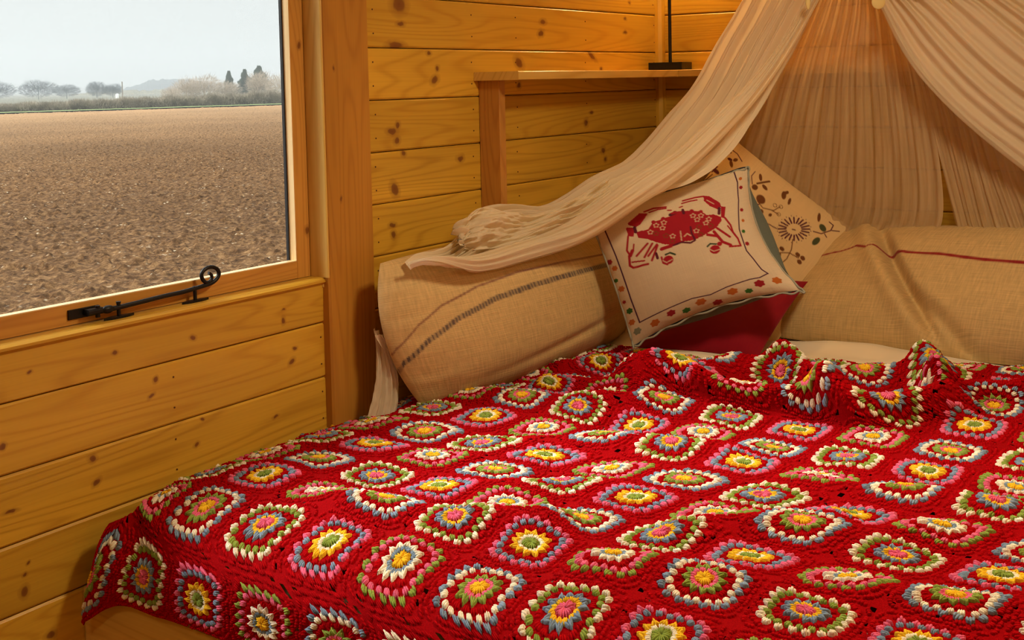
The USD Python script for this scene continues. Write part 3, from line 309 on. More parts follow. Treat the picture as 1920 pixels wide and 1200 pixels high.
wall_left = group('wall_left', kind='structure')
WX0, WX1, WZ0, WZ1 = -2.43, -1.448, 1.092, 1.97       # window opening
for nm, lo, hi in (('backing', (XF, .016, 0), (WX0 - .05, .10, CEIL)), ('backing', (WX1 + .05, .016, 0), (.1, .10, CEIL)),
                   ('backing', (WX0 - .05, .016, 0), (WX1 + .05, .10, WZ0 - .04)), ('backing', (WX0 - .05, .016, WZ1 + .04), (WX1 + .05, .10, CEIL))):
    put(nm, bar(lo, hi, 'x', 0), M_dark, wall_left)
KN = np.array(DATA['knots'])
for k in range(-4, 15):
    zt, zb = Z0 - PITCH * k, Z0 - PITCH * (k + 1)
    zt = min(zt, CEIL)
    if zt <= 0 or zb >= CEIL:
        continue
    zb = max(zb, 0)
    o = off(); o2 = off()
    kn = [tuple(q) for q in KN if zb - .004 < q[1] < zt + .004]
    M = wood(f'pine_board_{k + 5}', tuple(np.array(PINE) * (1 + .10 * math.sin(k * 2.1))), tuple(np.array(PINE_D) * (1 + .12 * math.sin(k * 1.3 + 1))), kn) if kn else M_wood
    put('plank', prism(plank_profile(zb, zt), 'x', -1.36, -.008), M, wall_left, attrs=grain('x', 'z', o))
    if zt <= 1.01:
        put('plank', prism(plank_profile(zb, zt), 'x', XF, -1.40), M, wall_left, attrs=grain('x', 'z', o2))
    elif zb >= WZ1:
        put('plank', prism(plank_profile(zb, zt), 'x', XF, -1.40), M_wood, wall_left, attrs=grain('x', 'z', o2))
    else:
        put('plank', prism(plank_profile(zb, zt), 'x', XF, WX0 - .055), M_wood, wall_left, attrs=grain('x', 'z', o2))
kn = [tuple(q) for q in KN if 1.0 < q[1] < 1.1 and q[0] < -1.4]
put('sill_board', prism([(.028, 1.0015), (.028, 1.092), (.004, 1.0925), (-.004, 1.0915), (-.010, 1.0875), (-.010, 1.083), (-.002, 1.077), (0, 1.004), (.003, 1.0015)][::-1], 'x', XF, -1.44), wood('pine_sill', PINE, PINE_D, kn or [(-1.6, 1.05, .004, .004, 0)]), wall_left, attrs=grain('x', 'z', off()))
# nails of the boards
nails = []
for k in range(-4, 9):
    zt = Z0 - PITCH * k
    for x in (-.931, -.75, -.42, -1.275, -.03):
        for dz in (.03, .08):
            nails.append((x + .003 * math.sin(k * 3 + dz * 90), zt - dz))
    if zt < 1.01:
        for x in (-1.455, -1.819, -2.2):
            for dz in (.028, .082):
                nails.append((x, zt - dz))
nv = []
for x, z in nails:
    c = trimesh.creation.cylinder(.0017, .0016, sections=8); c.apply_transform(trimesh.transformations.rotation_matrix(np.pi / 2, [1, 0, 0])); c.apply_translation((x, -.0001, z)); nv.append(c)
put('nail_heads', cat_mesh(*nv), M_nail, wall_left, kind='stuff')
# corner post of the window, and corner strip
post = put('trim_1', bar((-1.4455, -.020, 0), (-1.309, .012, CEIL), 'z', .004), wood('pine_post', (.50, .235, .032), (.36, .145, .018), [(*q[:2], .003, .008, 0) for q in ((-1.415, 1.508), (-1.405, 1.246))]), kind='structure', attrs=grain('z', 'x', 1.7))
put('trim_2', prism([(-.022, .0), (-.021, -.010), (-.014, -.019), (0, -.022), (0, 0)], 'z', 0, CEIL), M_wood, kind='structure', attrs=grain('z', 'x', 2.9))

wall_back = group('wall_back', kind='structure')
put('backing', bar((.016, YR, 0), (.10, .10, CEIL), 'y', 0), M_dark, wall_back)
for k in range(-4, 15):
    zt, zb = min(Z0 - PITCH * k, CEIL), Z0 - PITCH * (k + 1)
    if zt <= 0 or zb >= CEIL:
        continue
    pr = [(z, y) for y, z in plank_profile(max(zb, 0), zt)][::-1]
    put('plank', prism([(z, x) for z, x in pr], 'y', YR, -.008), M_wood, wall_back, attrs=grain('y', 'z', off()))
wall_right = group('wall_right', kind='structure')
for k in range(-4, 15):
    zt, zb = min(Z0 - PITCH * k, CEIL), max(Z0 - PITCH * (k + 1), 0)
    if zt - zb > .02:
        put('plank', bar((XF, YR - .02, zb + .001), (0, YR, zt - .001), 'x', .003), M_wood, wall_right, attrs=grain('x', 'z', off()))
put('wall_front', bar((XF - .05, YR, 0), (XF, 0, CEIL), 'z', 0), M_wood, kind='structure', attrs=grain('z', 'y', .4))
put('floor', bar((XF, YR, -.06), (.1, .1, 0), 'x', 0), M_wood2, kind='structure', attrs=grain('x', 'y', .9))
put('ceiling', bar((XF - .05, YR - .05, CEIL), (.1, .12, CEIL + .05), 'x', 0), M_shelf, kind='structure', attrs=grain('x', 'y', 1.9))

# ---------------------------------------------------------------- window
win = group('window_1', kind='structure')
M_case = wood('pine_casement', (.64, .33, .065), (.44, .18, .03), [(-1.462, 1.554, .0055, .010, 0), (-1.455, 1.184, .006, .012, 0)])
for nm, lo, hi, ax in (('jamb', (WX1, -.0045, WZ0 - .02), (WX1 + .04, .07, WZ1), 'z'), ('jamb', (WX0 - .04, -.0045, WZ0 - .02), (WX0, .10, WZ1), 'z'),
                       ('head', (WX0 - .04, -.0045, WZ1), (WX1 + .04, .10, WZ1 + .04), 'x'), ('sill', (WX0, .004, WZ0 - .035), (WX1, .07, WZ0), 'x')):
    put(nm, bar(lo, hi, ax, .0015), M_shelf, win, attrs=grain(ax, 'x' if ax == 'z' else 'z', off()))
put('jamb_lining', prism([(-1.4485, -.0175), (-1.4475, -.0195), (-1.4455, -.0203), (-1.4452, -.0203), (-1.4452, .028), (-1.4485, .028)], 'z', WZ0, WZ1), M_shelf, win, attrs=grain('z', 'y', 8.8))
yi, yo = .028, .053
put('stile', bar((-1.486, yi, WZ0 + .001), (WX1 - .001, yo, WZ1 - .001), 'z', .001), M_case, win, attrs=grain('z', 'x', .31))
put('stile', bar((WX0 + .001, yi, WZ0 + .001), (WX0 + .039, yo, WZ1 - .001), 'z', .001), M_case, win, attrs=grain('z', 'x', 4.3))
put('rail', bar((WX0 + .039, yi, WZ0 + .001), (-1.486, yo, 1.1275), 'x', .001), M_case, win, attrs=grain('x', 'z', 5.3))
put('rail', bar((WX0 + .039, yi, WZ1 - .039), (-1.486, yo, WZ1 - .001), 'x', .001), M_case, win, attrs=grain('x', 'z', 6.3))
gx0, gx1, gz0, gz1 = WX0 + .039, -1.486, 1.1275, WZ1 - .039
M_lit_edge = wood('pine_lit_edge', (.86, .66, .36), (.72, .48, .20))  # pale strips: daylight on the casement edges is put into their colour
for lo, hi, ax in (((gx1 - .0012, yi + .0005, gz0), (gx1 + .001, .0455, gz1), 'z'), ((gx0 - .001, yi + .0005, gz0), (gx0 + .0012, .0455, gz1), 'z'),
                   ((gx0, yi + .0005, gz0 - .001), (gx1, .0455, gz0 + .0012), 'x'), ((gx0, yi + .0005, gz1 - .0012), (gx1, .0455, gz1 + .001), 'x')):
    put('lit_edge', bar(lo, hi, ax, 0), M_lit_edge, win, attrs=grain(ax, 'y', off()))
put('gasket', cat_mesh(bar((gx1 - .0040, .0455, gz0), (gx1 + .001, .052, gz1), 'z', 0), bar((gx0 - .001, .0455, gz0), (gx0 + .0040, .052, gz1), 'z', 0)), M_gasket, win)
put('pane', bar((gx0 - .001, .0470, gz0 - .001), (gx1 + .001, .0500, gz1 + .001), 'x', 0), M_pane, win)

# ---------------------------------------------------------------- casement stay
stay = group('casement_stay', 'black wrought iron casement stay with curled tail lying along the window sill', 'window stay')
put('bracket', cat_mesh(bar((-2.002, .024, 1.1025), (-1.945, .0285, 1.1185), 'x', .001), bar((-1.975, .008, 1.106), (-1.945, .026, 1.116), 'x', .003)), M_iron, stay, smooth=25)
kn = trimesh.creation.icosphere(2, .0085); kn.apply_scale((1.4, .8, .8)); kn.apply_translation((-1.938, .011, 1.111))
put('pivot_knob', kn, M_iron, stay, smooth=True)
put('pivot_pin', tube([(-1.955, .014, 1.1005), (-1.955, .014, 1.120)], .004, 10), M_iron, stay, smooth=30)
curl = np.array(DATA['stay']['curl'])
path = cr(np.vstack([[(-1.940, .012, 1.1115), (-1.915, .012, 1.1105), (-1.86, .012, 1.1125), (-1.82, .012, 1.114)], curl]), 110)
rr = np.interp(np.linspace(0, 1, 110), [0, .05, .3, .75, 1], [.006, .0042, .0040, .0036, .0028])
put('bar', tube(path, rr, 12), M_iron, stay, smooth=40)
for x in (-1.9155, -1.7545):
    put('peg', cat_mesh(tube([(x, .0125, 1.0925), (x, .0125, 1.1185)], .0034, 10), tube([(x, .0125, 1.1175), (x, .0125, 1.1205)], .0042, 10)), M_iron, stay, smooth=30)
    w = .030
    q = [(x - w, .012), (x - w * .6, .008), (x - .011, .0065), (x + .011, .0065), (x + w * .6, .008), (x + w, .012), (x + w * .6, .017), (x + .011, .0185), (x - .011, .0185), (x - w * .6, .017)]
    put('peg_plate', prism(q, 'z', 1.0925, 1.0965), M_iron, stay)

# ---------------------------------------------------------------- shelf and lamp
shelf = group('corner_shelf', 'pale pine shelf board on a thin upright bracket beside the corner', 'shelf', (0, 0, 0))
put('shelf_board', bar((-.925, -.128, 1.477), (-.0005, -.0005, 1.497), 'x', .0015), M_shelf, shelf, attrs=grain('x', 'y', 7.7))
put('bracket', bar((-.907, -.060, .795), (-.883, -.0005, 1.4768), 'z', .0015), wood('pine_bracket', (.56, .265, .05), (.38, .14, .024)), shelf, attrs=grain('z', 'y', 2.7))
put('back_shelf_board', bar((-.128, -1.75, 1.477), (-.0005, -.1285, 1.497), 'y', .0015), M_shelf, shelf, attrs=grain('y', 'x', 3.7))

lamp = group('table_lamp', 'black iron stick lamp with a square base standing on the corner shelf', 'lamp', (-.066, -.072, 1.4972))
bs = trimesh.creation.box((.078, .078, .022))
bs = trimesh.Trimesh(*bar((-.050, -.050, 0), (.050, .050, .022), 'z', .002)); bs.apply_transform(trimesh.transformations.rotation_matrix(.16, [0, 0, 1]))
put('base', bs, M_iron, lamp)
put('stem', tube([(0, 0, .021), (0, 0, .42)], .0048, 12), M_iron, lamp, smooth=30)
put('bulb_holder', tube([(0, 0, .40), (0, 0, .445)], .012, 14), M_iron, lamp, smooth=30)
blb = trimesh.creation.icosphere(3, .024); blb.apply_translation((0, 0, .468))
put('bulb', blb, usdkit.material(stage, L + 'warm_bulb', {'e': ('emission', {'color': (1.0, .66, .26), 'strength': LAMP})}, surface='e.emission'), lamp, smooth=True)

# ---------------------------------------------------------------- bed
bed = group('bed', 'built-in pine bed base with a plank end panel beneath the red blanket', 'bed')
for i, (a, b) in enumerate(((.02, .175), (.176, .335), (.336, .50), (.501, .672))):
    put('plank', prism([(z, x) for x, z in [(-1.995, a), (-1.995, b), (-2.012, b), (-2.015, b - .003), (-2.015, a + .003), (-2.012, a)]], 'y', YR + .03, -.002), M_shelf, bed, attrs=grain('y', 'z', off()))
put('platform', bar((-1.99, YR + .03, .58), (-.005, -.004, .61), 'x', 0), M_wood, bed, attrs=grain('x', 'y', off()))
put('plinth', bar((-1.985, YR + .03, 0), (-1.95, -.004, .58), 'y', 0), M_wood, bed, attrs=grain('y', 'z', off()))


def rounded_box(lo, hi, r, sub=3):
    import manifold3d as mf
    lo, hi = np.array(lo, float) + r, np.array(hi, float) - r
    s = mf.Manifold.sphere(r, 24)
    return mf.Manifold.batch_hull([s.translate([x, y, z]) for x in (lo[0], hi[0]) for y in (lo[1], hi[1]) for z in (lo[2], hi[2])])


M_sheet = usdkit.material(stage, L + 'cream_cotton', {'g': ('geometry', {}), 'n': ('noise_texture', {'scale': 900.0, 'detail': 1}), 'b': ('bump', {'strength': .15, 'distance': .0006}),
                          'p': ('principled_bsdf', {'base_color': (.80, .72, .56), 'roughness': .9, 'sheen_weight': .1})}, [('g.position', 'n.vector'), ('n.fac', 'b.height'), ('b.normal', 'p.normal')], surface='p.BSDF')
mt = rounded_box((-1.955, YR + .03, .612), (-.01, -.07, .777), .03)
put('mattress', mt, M_sheet, None, 40, 'cream mattress lying on the pine bed base under the blanket', 'mattress')
n, m = 230, 150
X, Y = np.meshgrid(np.linspace(-1.93, -.012, n), np.linspace(-.062, YR + .04, m), indexing='ij')
H = .7875 + .010 * np.clip(noise2(X * .9 + Y * .5, Y * .35, 9, 3, 3) * 2, -.4, 1) + .009 * np.abs(np.sin(14 * (X + .42 * Y) + 5 * noise2(X, Y, 3, 5))) ** 3 + .004
H += .028 * np.exp(-((X + .52) / .10)**2 - ((Y + .33) / .22)**2) + .022 * np.exp(-((X + .34 + .2 * (Y + .7)) / .07)**2 - ((Y + .72) / .25)**2)
k = np.clip((X + 1.12) / .15, 0, 1); H = H * k + (1 - k) * .790
Hb = np.full_like(H, .7775)
v = np.vstack([np.stack([X, Y, H], -1).reshape(-1, 3), np.stack([X, Y, Hb], -1).reshape(-1, 3)])
ed = []
idx = np.arange(n * m).reshape(n, m); loop = np.concatenate([idx[:, 0], idx[-1, 1:], idx[-2::-1, -1], idx[0, -2:0:-1]])
for i in range(len(loop)):
    a, b2 = loop[i], loop[(i + 1) % len(loop)]
    ed += [[a, b2, b2 + n * m], [a, b2 + n * m, a + n * m]]
put('bed_sheet', (v, np.vstack([grid_faces(n, m, True), grid_faces(n, m, False, n * m), np.array(ed)])), M_sheet, None, 40, 'creased cream sheet showing between the pillows and the crochet blanket', 'sheet')

# ---------------------------------------------------------------- crochet blanket
U0, NC, NR = -1, 14, 13
YP = .135
row_off = PchipInterpolator([0, .75, 1.2, 1.5, 2.5, 3.5, 4.5, 5.5, 6.5, 8, 13], [-.105, -.098, -.006, .012, .018, .005, -.025, -.055, -.10, -.10, -.09])
xz = [(0, -2.034, .682), (.5, -2.030, .728), (.8, -2.020, .759), (1.0, -2.003, .778), (1.25, -1.965, .797), (1.5, -1.915, .808), (2, -1.85, .815), (2.5, -1.785, .815), (3.5, -1.67, .815), (4.5, -1.555, .815), (5.5, -1.45, .815),
      (6.5, -1.315, .815), (7.5, -1.19, .815), (8.5, -1.075, .813), (9.5, -.96, .812), (10.5, -.845, .81), (11.5, -.735, .81), (13, -.585, .808)]
fx, fz = PchipInterpolator([q[0] for q in xz], [q[1] for q in xz]), PchipInterpolator([q[0] for q in xz], [q[2] for q in xz])
K = 20
u, v = np.meshgrid(np.linspace(U0, U0 + NC, NC * K + 1), np.linspace(0, NR, NR * K + 1), indexing='ij')
Yb = row_off(v) - YP * u
Xb, Zb = fx(v), fz(v)
# the head edge runs unevenly
head = np.clip((v - 8) / 5, 0, 1)
Xb = Xb + head * np.interp(Yb, [-1.8, -1.15, -1.0, -.85, -.68, -.5, -.3, -.1], [.30, .28, .24, .12, .10, -.06, -.02, -.04])
top = np.clip((v - 1.0) / .6, 0, 1)


def ridge(x0, y0, x1, y1, h, w, end=.06):
    d = np.array([x1 - x0, y1 - y0]); ln = np.hypot(*d); d /= ln
    a = (Xb - x0) * d[0] + (Yb - y0) * d[1]; c = (Xb - x0) * d[1] - (Yb - y0) * d[0]
    e = np.maximum(np.maximum(-a, a - ln), 0)
    return h * np.exp(-(c / w)**2 - (e / end)**2)


rid = [(-1.822, -.40, -1.725, -.70, .020, .045), (-1.619, -.92, -1.516, -1.05, .026, .042), (-1.553, -1.10, -1.464, -1.18, .020, .04), (-1.44, -.20, -1.40, -.46, .012, .04),
       (-1.341, -.62, -1.282, -.77, .018, .045), (-1.619, -.57, -1.544, -.70, .016, .045), (-1.80, -.85, -1.74, -1.05, .016, .05), (-1.18, -.25, -1.14, -.5, .016, .05), (-1.36, -1.0, -1.30, -1.25, .018, .045), (-1.70, -1.2, -1.6, -1.5, .02, .05)]
H = sum(ridge(*q) for q in rid)
H = H + .036 * np.clip(noise2(Xb * 1.2 + Yb * .4, Yb - .3 * Xb, 6.0, 11, 3), -.3, 1) + .009 * noise2(Xb, Yb, 17, 4, 2)
H = H + .004 * (np.cos(np.pi * (u % 1 - .5)) * np.cos(np.pi * (v % 1 - .5))) - .002
# the bunched part by the pillows
Fr = ridge(-.97, -.63, -.93, -.86, .066, .042, .035) + ridge(-.95, -.92, -.82, -1.04, .070, .042, .04) + ridge(-.66, -1.02, -.52, -1.45, .062, .050)
Up = ridge(-1.02, -.50, -.74, -.67, .070, .055, .05) + ridge(-.73, -.71, -.92, -.88, .072, .040, .04) + ridge(-1.05, -.30, -.97, -.58, .036, .042) + ridge(-.88, -.24, -.76, -.42, .028, .045) \
    + ridge(-.68, -.80, -.56, -.95, .040, .045) + ridge(-.56, -.94, -.78, -1.06, .055, .034, .03) + ridge(-1.14, -.44, -1.06, -.62, .020, .035) + ridge(-.82, -.38, -.80, -.56, .026, .03)
Hc = (Fr + Up) * (1 + .4 * noise2(Xb, Yb, 10, 21, 2)) + .016 * np.clip(noise2(Xb, Yb, 22, 61, 2), -.2, 1) * np.clip((v - 7) / 2, 0, 1) * np.clip((Fr + Up) / .03, 0, 1)
dX = -.5 * Hc - .55 * Fr
wave = np.clip(1 - v, 0, 1)
hem = wave * np.exp(-((u + .6) / .5)**2)
Zb = Zb + top * H + Hc - .052 * hem - .012 * wave * noise2(u, v * 0, 1.3, 9)
Xb = Xb + dX + (1 - top) * (.022 * noise2(u, v, 1.1, 17, 2)) - .010 * hem
Yb = Yb + .15 * Hc * noise2(Xb, Yb, 8, 30)
Xb = Xb + .06 * np.exp(-((u - .0) / .7)**2) * np.exp(-((v - 1.25) / .6)**2)
over = np.maximum(Yb + .014 + .03 * (1 - top), 0)
Yb = Yb - over
Zb = Zb - over * .9 * top - .026 * np.exp(-(np.maximum(-Yb - .01, 0) / .07)**2) * top
SP = np.stack([Xb, Yb, Zb], -1)
du, dv = np.gradient(SP, axis=0), np.gradient(SP, axis=1)
SN = np.cross(dv, du); SN /= np.linalg.norm(SN, axis=-1, keepdims=True) + 1e-12
if SN[NC * K // 2, NR * K // 2, 2] < 0:
    SN = -SN


def on_cloth(U, V, h):
    c = np.stack([np.clip(U - U0, 0, NC) * K, np.clip(V, 0, NR) * K])
    P = np.stack([map_coordinates(SP[..., i], c, order=1, mode='nearest') for i in range(3)], -1)
    N = np.stack([map_coordinates(SN[..., i], c, order=1, mode='nearest') for i in range(3)], -1)
    return P + N * h[:, None]


RED, YEL, PNK, GRN, BLU, CRM = (.40, .0012, .004), (.93, .57, .03), (.82, .15, .28), (.28, .38, .07), (.23, .33, .46), (.90, .83, .66)
WAYS = [[YEL, BLU, CRM, RED, PNK, GRN, RED], [YEL, PNK, GRN, RED, CRM, BLU, RED], [PNK, YEL, BLU, RED, GRN, CRM, RED], [GRN, CRM, YEL, RED, BLU, PNK, RED]]
# per round: centre radius, half length, number of clusters, half-step shift, width share, height, squareness, strand fan
ROUNDS = [(.050, .052, 6, 0, .98, .0056, 2.2, .25), (.124, .036, 12, 0, .90, .0040, 2.3, .2), (.176, .054, 12, .5, .72, .0056, 2.4, -.40), (.244, .038, 16, 0, .72, .0034, 2.8, .3),
          (.312, .043, 20, .5, .60, .0050, 3.8, .1), (.368, .043, 20, 0, .60, .0054, 4.4, -.12), (.425, .036, 24, .5, .74, .0034, 4.5, .2), (.476, .026, 28, 0, .80, .0030, 7.0, .2)]


def squircle(th, p):
    return 1 / (np.abs(np.cos(th))**p + np.abs(np.sin(th))**p)**(1 / p)


def granny(way, rnd):
    """stitch clusters of one square as (a, b, h) in pitches and metres, faces, colours"""
    V, F, C, o = [], [], [], 0
    ring_a = np.arange(6) * np.pi / 3
    cols = WAYS[way] + [RED]
    for i, (rc, hl, nc, sh, share, hh, p, fan) in enumerate(ROUNDS):
        col = np.array(cols[i]); isred = cols[i] is RED
        tt = np.linspace(0, 2 * np.pi, 721); q = np.stack([np.cos(tt), np.sin(tt)], -1) * squircle(tt, p)[:, None]
        s = np.concatenate([[0], np.cumsum(np.linalg.norm(np.diff(q, axis=0), axis=1))]); per = s[-1] * rc
        for k in range(nc):
            th = np.interp(((k + sh + rnd.normal(0, .07)) / nc % 1) * s[-1], s, tt)
            R = squircle(th, p) * rc
            ctr = np.array([np.cos(th), np.sin(th)]) * R * (1 + rnd.normal(0, .012))
            nrm = np.array([np.abs(np.cos(th))**(p - 1) * np.sign(np.cos(th)), np.abs(np.sin(th))**(p - 1) * np.sign(np.sin(th))]); nrm /= np.linalg.norm(nrm)
            sk = rnd.normal(0, .14); nrm = nrm + np.array([-nrm[1], nrm[0]]) * sk; nrm /= np.linalg.norm(nrm)
            tan = np.array([-nrm[1], nrm[0]])
            w = per / nc * share * .5
            cc = col * (1 + rnd.normal(0, .07))
            for l in (-1, 0, 1):
                ax = nrm + tan * l * fan; ax /= np.linalg.norm(ax); tx = np.array([-ax[1], ax[0]])
                cp = ctr + tan * l * w * .62 - nrm * (abs(l) * hl * (.22 if fan < 0 else .08))
                hw = w * .46; hl2 = hl * (1.10 if l == 0 else .92)
                hz = hh * (1 + rnd.normal(0, .15)) * (1 if l == 0 else .85)
                base = [np.append(cp + ax * hl2 * np.cos(a) + tx * hw * np.sin(a), -.0008) for a in ring_a]
                mid = [np.append(cp + ax * hl2 * .80 * np.cos(a) + tx * hw * .78 * np.sin(a), hz * .75) for a in ring_a]
                V += base + mid + [np.append(cp + ax * hl2 * .25, hz)]
                for j in range(6):
                    jj = (j + 1) % 6
                    F += [[o + j, o + jj, o + 6 + jj], [o + j, o + 6 + jj, o + 6 + j], [o + 6 + j, o + 6 + jj, o + 12]]
                C += [cc] * 13
                o += 13
    return np.array(V), np.array(F), np.clip(np.array(C), 0, .95)


M_yarn = usdkit.material(stage, L + 'yarn', {'c': ('attribute', {'attribute': 'col'}), 'g': ('geometry', {}), 'n': ('noise_texture', {'scale': 520.0, 'detail': 2.0, 'roughness': .6}),
                         'r': ('map_range', {'from_min': .3, 'from_max': .7, 'to_min': .80, 'to_max': 1.15}), 'h': ('hsv', {}), 'b': ('bump', {'strength': .55, 'distance': .0012}),
                         'p': ('principled_bsdf', {'roughness': .95, 'sheen_weight': 0.0, 'specular_ior_level': .05})},
                         [('g.position', 'n.vector'), ('n.fac', 'r.value'), ('r.result', 'h.value'), ('c.color', 'h.color'), ('h.color', 'p.base_color'), ('n.fac', 'b.height'), ('b.normal', 'p.normal')], surface='p.BSDF')
blanket = group('crochet_blanket', 'red crochet blanket of multicoloured granny squares spread over the bed', 'blanket')
rnd = np.random.default_rng(5)
TPL = [granny(w, rnd) for w in range(4)]
G = 18
for c in range(U0, U0 + NC):
    for r in range(NR):
        V, F, C = TPL[(c + 2 * (r + 1)) % 4]
        turn = rnd.integers(4)
        a, b, h = V[:, 0], V[:, 1], V[:, 2]
        for _ in range(turn):
            a, b = -b, a
        s = .985 + rnd.normal(0, .012)
        P = on_cloth(c + .5 + a * s, r + .5 + b * s, h)
        # backing net with open gaps
        ga, gb = np.meshgrid(np.linspace(0, 1, G + 1), np.linspace(0, 1, G + 1), indexing='ij')
        bp = on_cloth((c + ga).ravel(), (r + gb).ravel(), np.full(ga.size, -.0004))
        gf = grid_faces(G + 1, G + 1)
        cell = np.repeat(np.arange(G * G), 2); ci, cj = cell // G, cell % G
        d = np.maximum(np.abs(ci + .5 - G / 2), np.abs(cj + .5 - G / 2)) / G
        keep = ~((d > .41) & (np.repeat(rnd.random(G * G), 2) < .05))
        gf = gf[keep]
        us = np.unique(gf); mp_ = np.zeros(len(bp), int); mp_[us] = np.arange(len(us)); bp = bp[us]; gf = mp_[gf]
        vv = np.vstack([P, bp]); ff = np.vstack([F, gf + len(P)])
        cc = np.vstack([C, np.tile(np.array(RED) * .8, (len(bp), 1))])
        put('granny_square', (vv, ff), M_yarn, blanket, smooth=True, attrs={'col': cc}, double=True)

# ---------------------------------------------------------------- pillows and cushions
def weave(name, fine=900.0, bump=.5, rough=.9, streak=True, tint=(.85, 1.12)):
    n = {'c': ('attribute', {'attribute': 'col'}), 'w': ('attribute', {'attribute': 'wv'}), 'm1': ('mapping', {'scale': (14, fine, 1)}), 'm2': ('mapping', {'scale': (fine, 14, 1)}),
         'n1': ('noise_texture', {'scale': 1.0, 'detail': 1}), 'n2': ('noise_texture', {'scale': 1.0, 'detail': 1}), 'a': ('math', {'math_type': 'add'}),
         'r': ('map_range', {'from_min': .7, 'from_max': 1.3, 'to_min': tint[0], 'to_max': tint[1]}), 'h': ('hsv', {}), 'b': ('bump', {'strength': bump, 'distance': .0008}),
         'p': ('principled_bsdf', {'roughness': rough, 'sheen_weight': .08, 'specular_ior_level': .2})}
    l = [('w.vector', 'm1.vector'), ('w.vector', 'm2.vector'), ('m1.vector', 'n1.vector'), ('m2.vector', 'n2.vector'), ('n1.fac', 'a.value1'), ('n2.fac', 'a.value2'), ('a.value', 'r.value'), ('r.result', 'h.value'),
         ('c.color', 'h.color'), ('h.color', 'p.base_color'), ('a.value', 'b.height'), ('b.normal', 'p.normal')]
    return usdkit.material(stage, L + name, n, l, surface='p.BSDF')


M_sack = weave('coarse_linen', 260.0, .7)
M_cotton = weave('printed_cotton', 700.0, .2, tint=(.95, 1.04))


def seg_dist(p, line):
    line = np.asarray(line, float); d = np.full(len(p), 9.0)
    for a, b in zip(line[:-1], line[1:]):
        ab = b - a; t = np.clip(((p - a) @ ab) / max(ab @ ab, 1e-12), 0, 1)
        d = np.minimum(d, np.linalg.norm(p - a - t[:, None] * ab, axis=1))
    return d


def in_poly(p, poly):
    x, y = p[:, 0], p[:, 1]; q = np.asarray(poly); ins = np.zeros(len(p), bool)
    for (x0, y0), (x1, y1) in zip(q, np.roll(q, -1, 0)):
        k = (y0 > y) != (y1 > y)
        ins ^= k & (x < (x1 - x0) * (y - y0) / (y1 - y0 + 1e-15) + x0)
    return ins


def cushion(g, key, cols, mat, back_mat, n=90, m=70, paint=None, wrinkle=None, names=('front_cover', 'back_cover'), size=.4, **kw):
    k = DATA['pillows'][key]
    S, T, Fr, Bk = pillow_grids(k['c'], k['tf'], k['tb'], k['r'], n, m, k['p'], k['q'], wrinkle, k.get('pinch', (0, 0)))
    st = np.stack([S.ravel(), T.ravel()], -1)
    col = np.tile(np.array(cols[0], float), (len(st), 1))
    if paint:
        paint(st, col)
    wv = np.stack([S.ravel() * size, T.ravel() * size, S.ravel() * 0 + len(key)], -1)
    put(names[0], (Fr.reshape(-1, 3), grid_faces(n, m)), mat, g, smooth=True, attrs={'col': col, 'wv': wv})
    put(names[1], (Bk.reshape(-1, 3), grid_faces(n, m, True)), back_mat, g, smooth=True, attrs={'col': np.tile(np.array(cols[1], float), (len(st), 1)), 'wv': wv})
    return S, T, Fr, Bk


def rim(Fr):
    return np.vstack([Fr[:, 0], Fr[-1, 1:], Fr[-2::-1, -1], Fr[0, -2:0:-1]])


LIN = (.62, .44, .20)
sk = group('sack_pillow', 'beige linen sack pillow with grey stripes leaning on the window wall', 'pillow')


def paint1(st, col):
    a, b = [np.array(q) for q in DATA['sack1_lines']]
    u = st[:, 0]
    ta, tb = np.interp(u, a[:, 0], a[:, 1]), np.interp(u, b[:, 0], b[:, 1])
    k = np.clip((.018 - np.abs(st[:, 1] - ta)) / .010, 0, 1)[:, None]; col[:] = col * (1 - k * .8) + np.array((.20, .07, .06)) * k * .8
    k = np.clip((.040 - np.abs(st[:, 1] - tb)) / .010, 0, 1)[:, None] * (.75 + .25 * np.sign(np.sin(st[:, :1] * 330)))
    col[:] = col * (1 - k) + np.array((.13, .10, .085)) * k


def wr1(S, T):
    return .008 * noise2(S * 1.0 + T * .6, T * .8 - S * .2, 2.2, 3, 3) + .010 * noise2(S * .5 - T, T, 4, 8, 2) * np.abs(S)**2 - .014 * np.exp(-((T + .55 - .25 * S) / .07)**2) * np.exp(-((S - .1) / .6)**2) * .6


cushion(sk, 'sack1', (LIN, LIN), M_sack, M_sack, 260, 170, paint1, wr1, size=.36)
sk2 = group('sack_pillow', 'beige linen sack pillow with one red stripe leaning on the end wall', 'pillow')


def paint2(st, col):
    a = np.array(DATA['sack2_line'])
    t = np.interp(st[:, 0], a[:, 0], a[:, 1])
    w = .018 + .012 * np.clip((st[:, 0] + 1) / 1.0, 0, 1)
    k = np.clip((w - np.abs(st[:, 1] - t)) / .012, 0, 1)[:, None]
    col[:] = col * (1 - k) + np.array((.30, .022, .022)) * k


def wr2(S, T):
    c1 = (S + .62) - .46 * (.75 - T) / 1.3; c2 = (S + .22) - .5 * (-.3 - T)
    return -.042 * np.exp(-(c1 / .04)**2) * np.clip((.95 - T) / .5, 0, 1) * np.clip((T + 1) / .4, 0, 1) + .016 * np.exp(-((c1 + .10) / .06)**2) - .022 * np.exp(-(c2 / .05)**2) * np.clip((-.2 - T) / .3, 0, 1) \
        + .014 * noise2(S * 2 - T * .5, T * .7, 1.6, 13, 3) + .016 * noise2(S * 3, T * 1.2, 2.6, 19, 2) * np.clip((-.55 - S) / .3, 0, 1)


cushion(sk2, 'sack2', ((.62, .44, .20), LIN), M_sack, M_sack, 280, 170, paint2, wr2, size=.40)

CREAM = (.68, .56, .40)


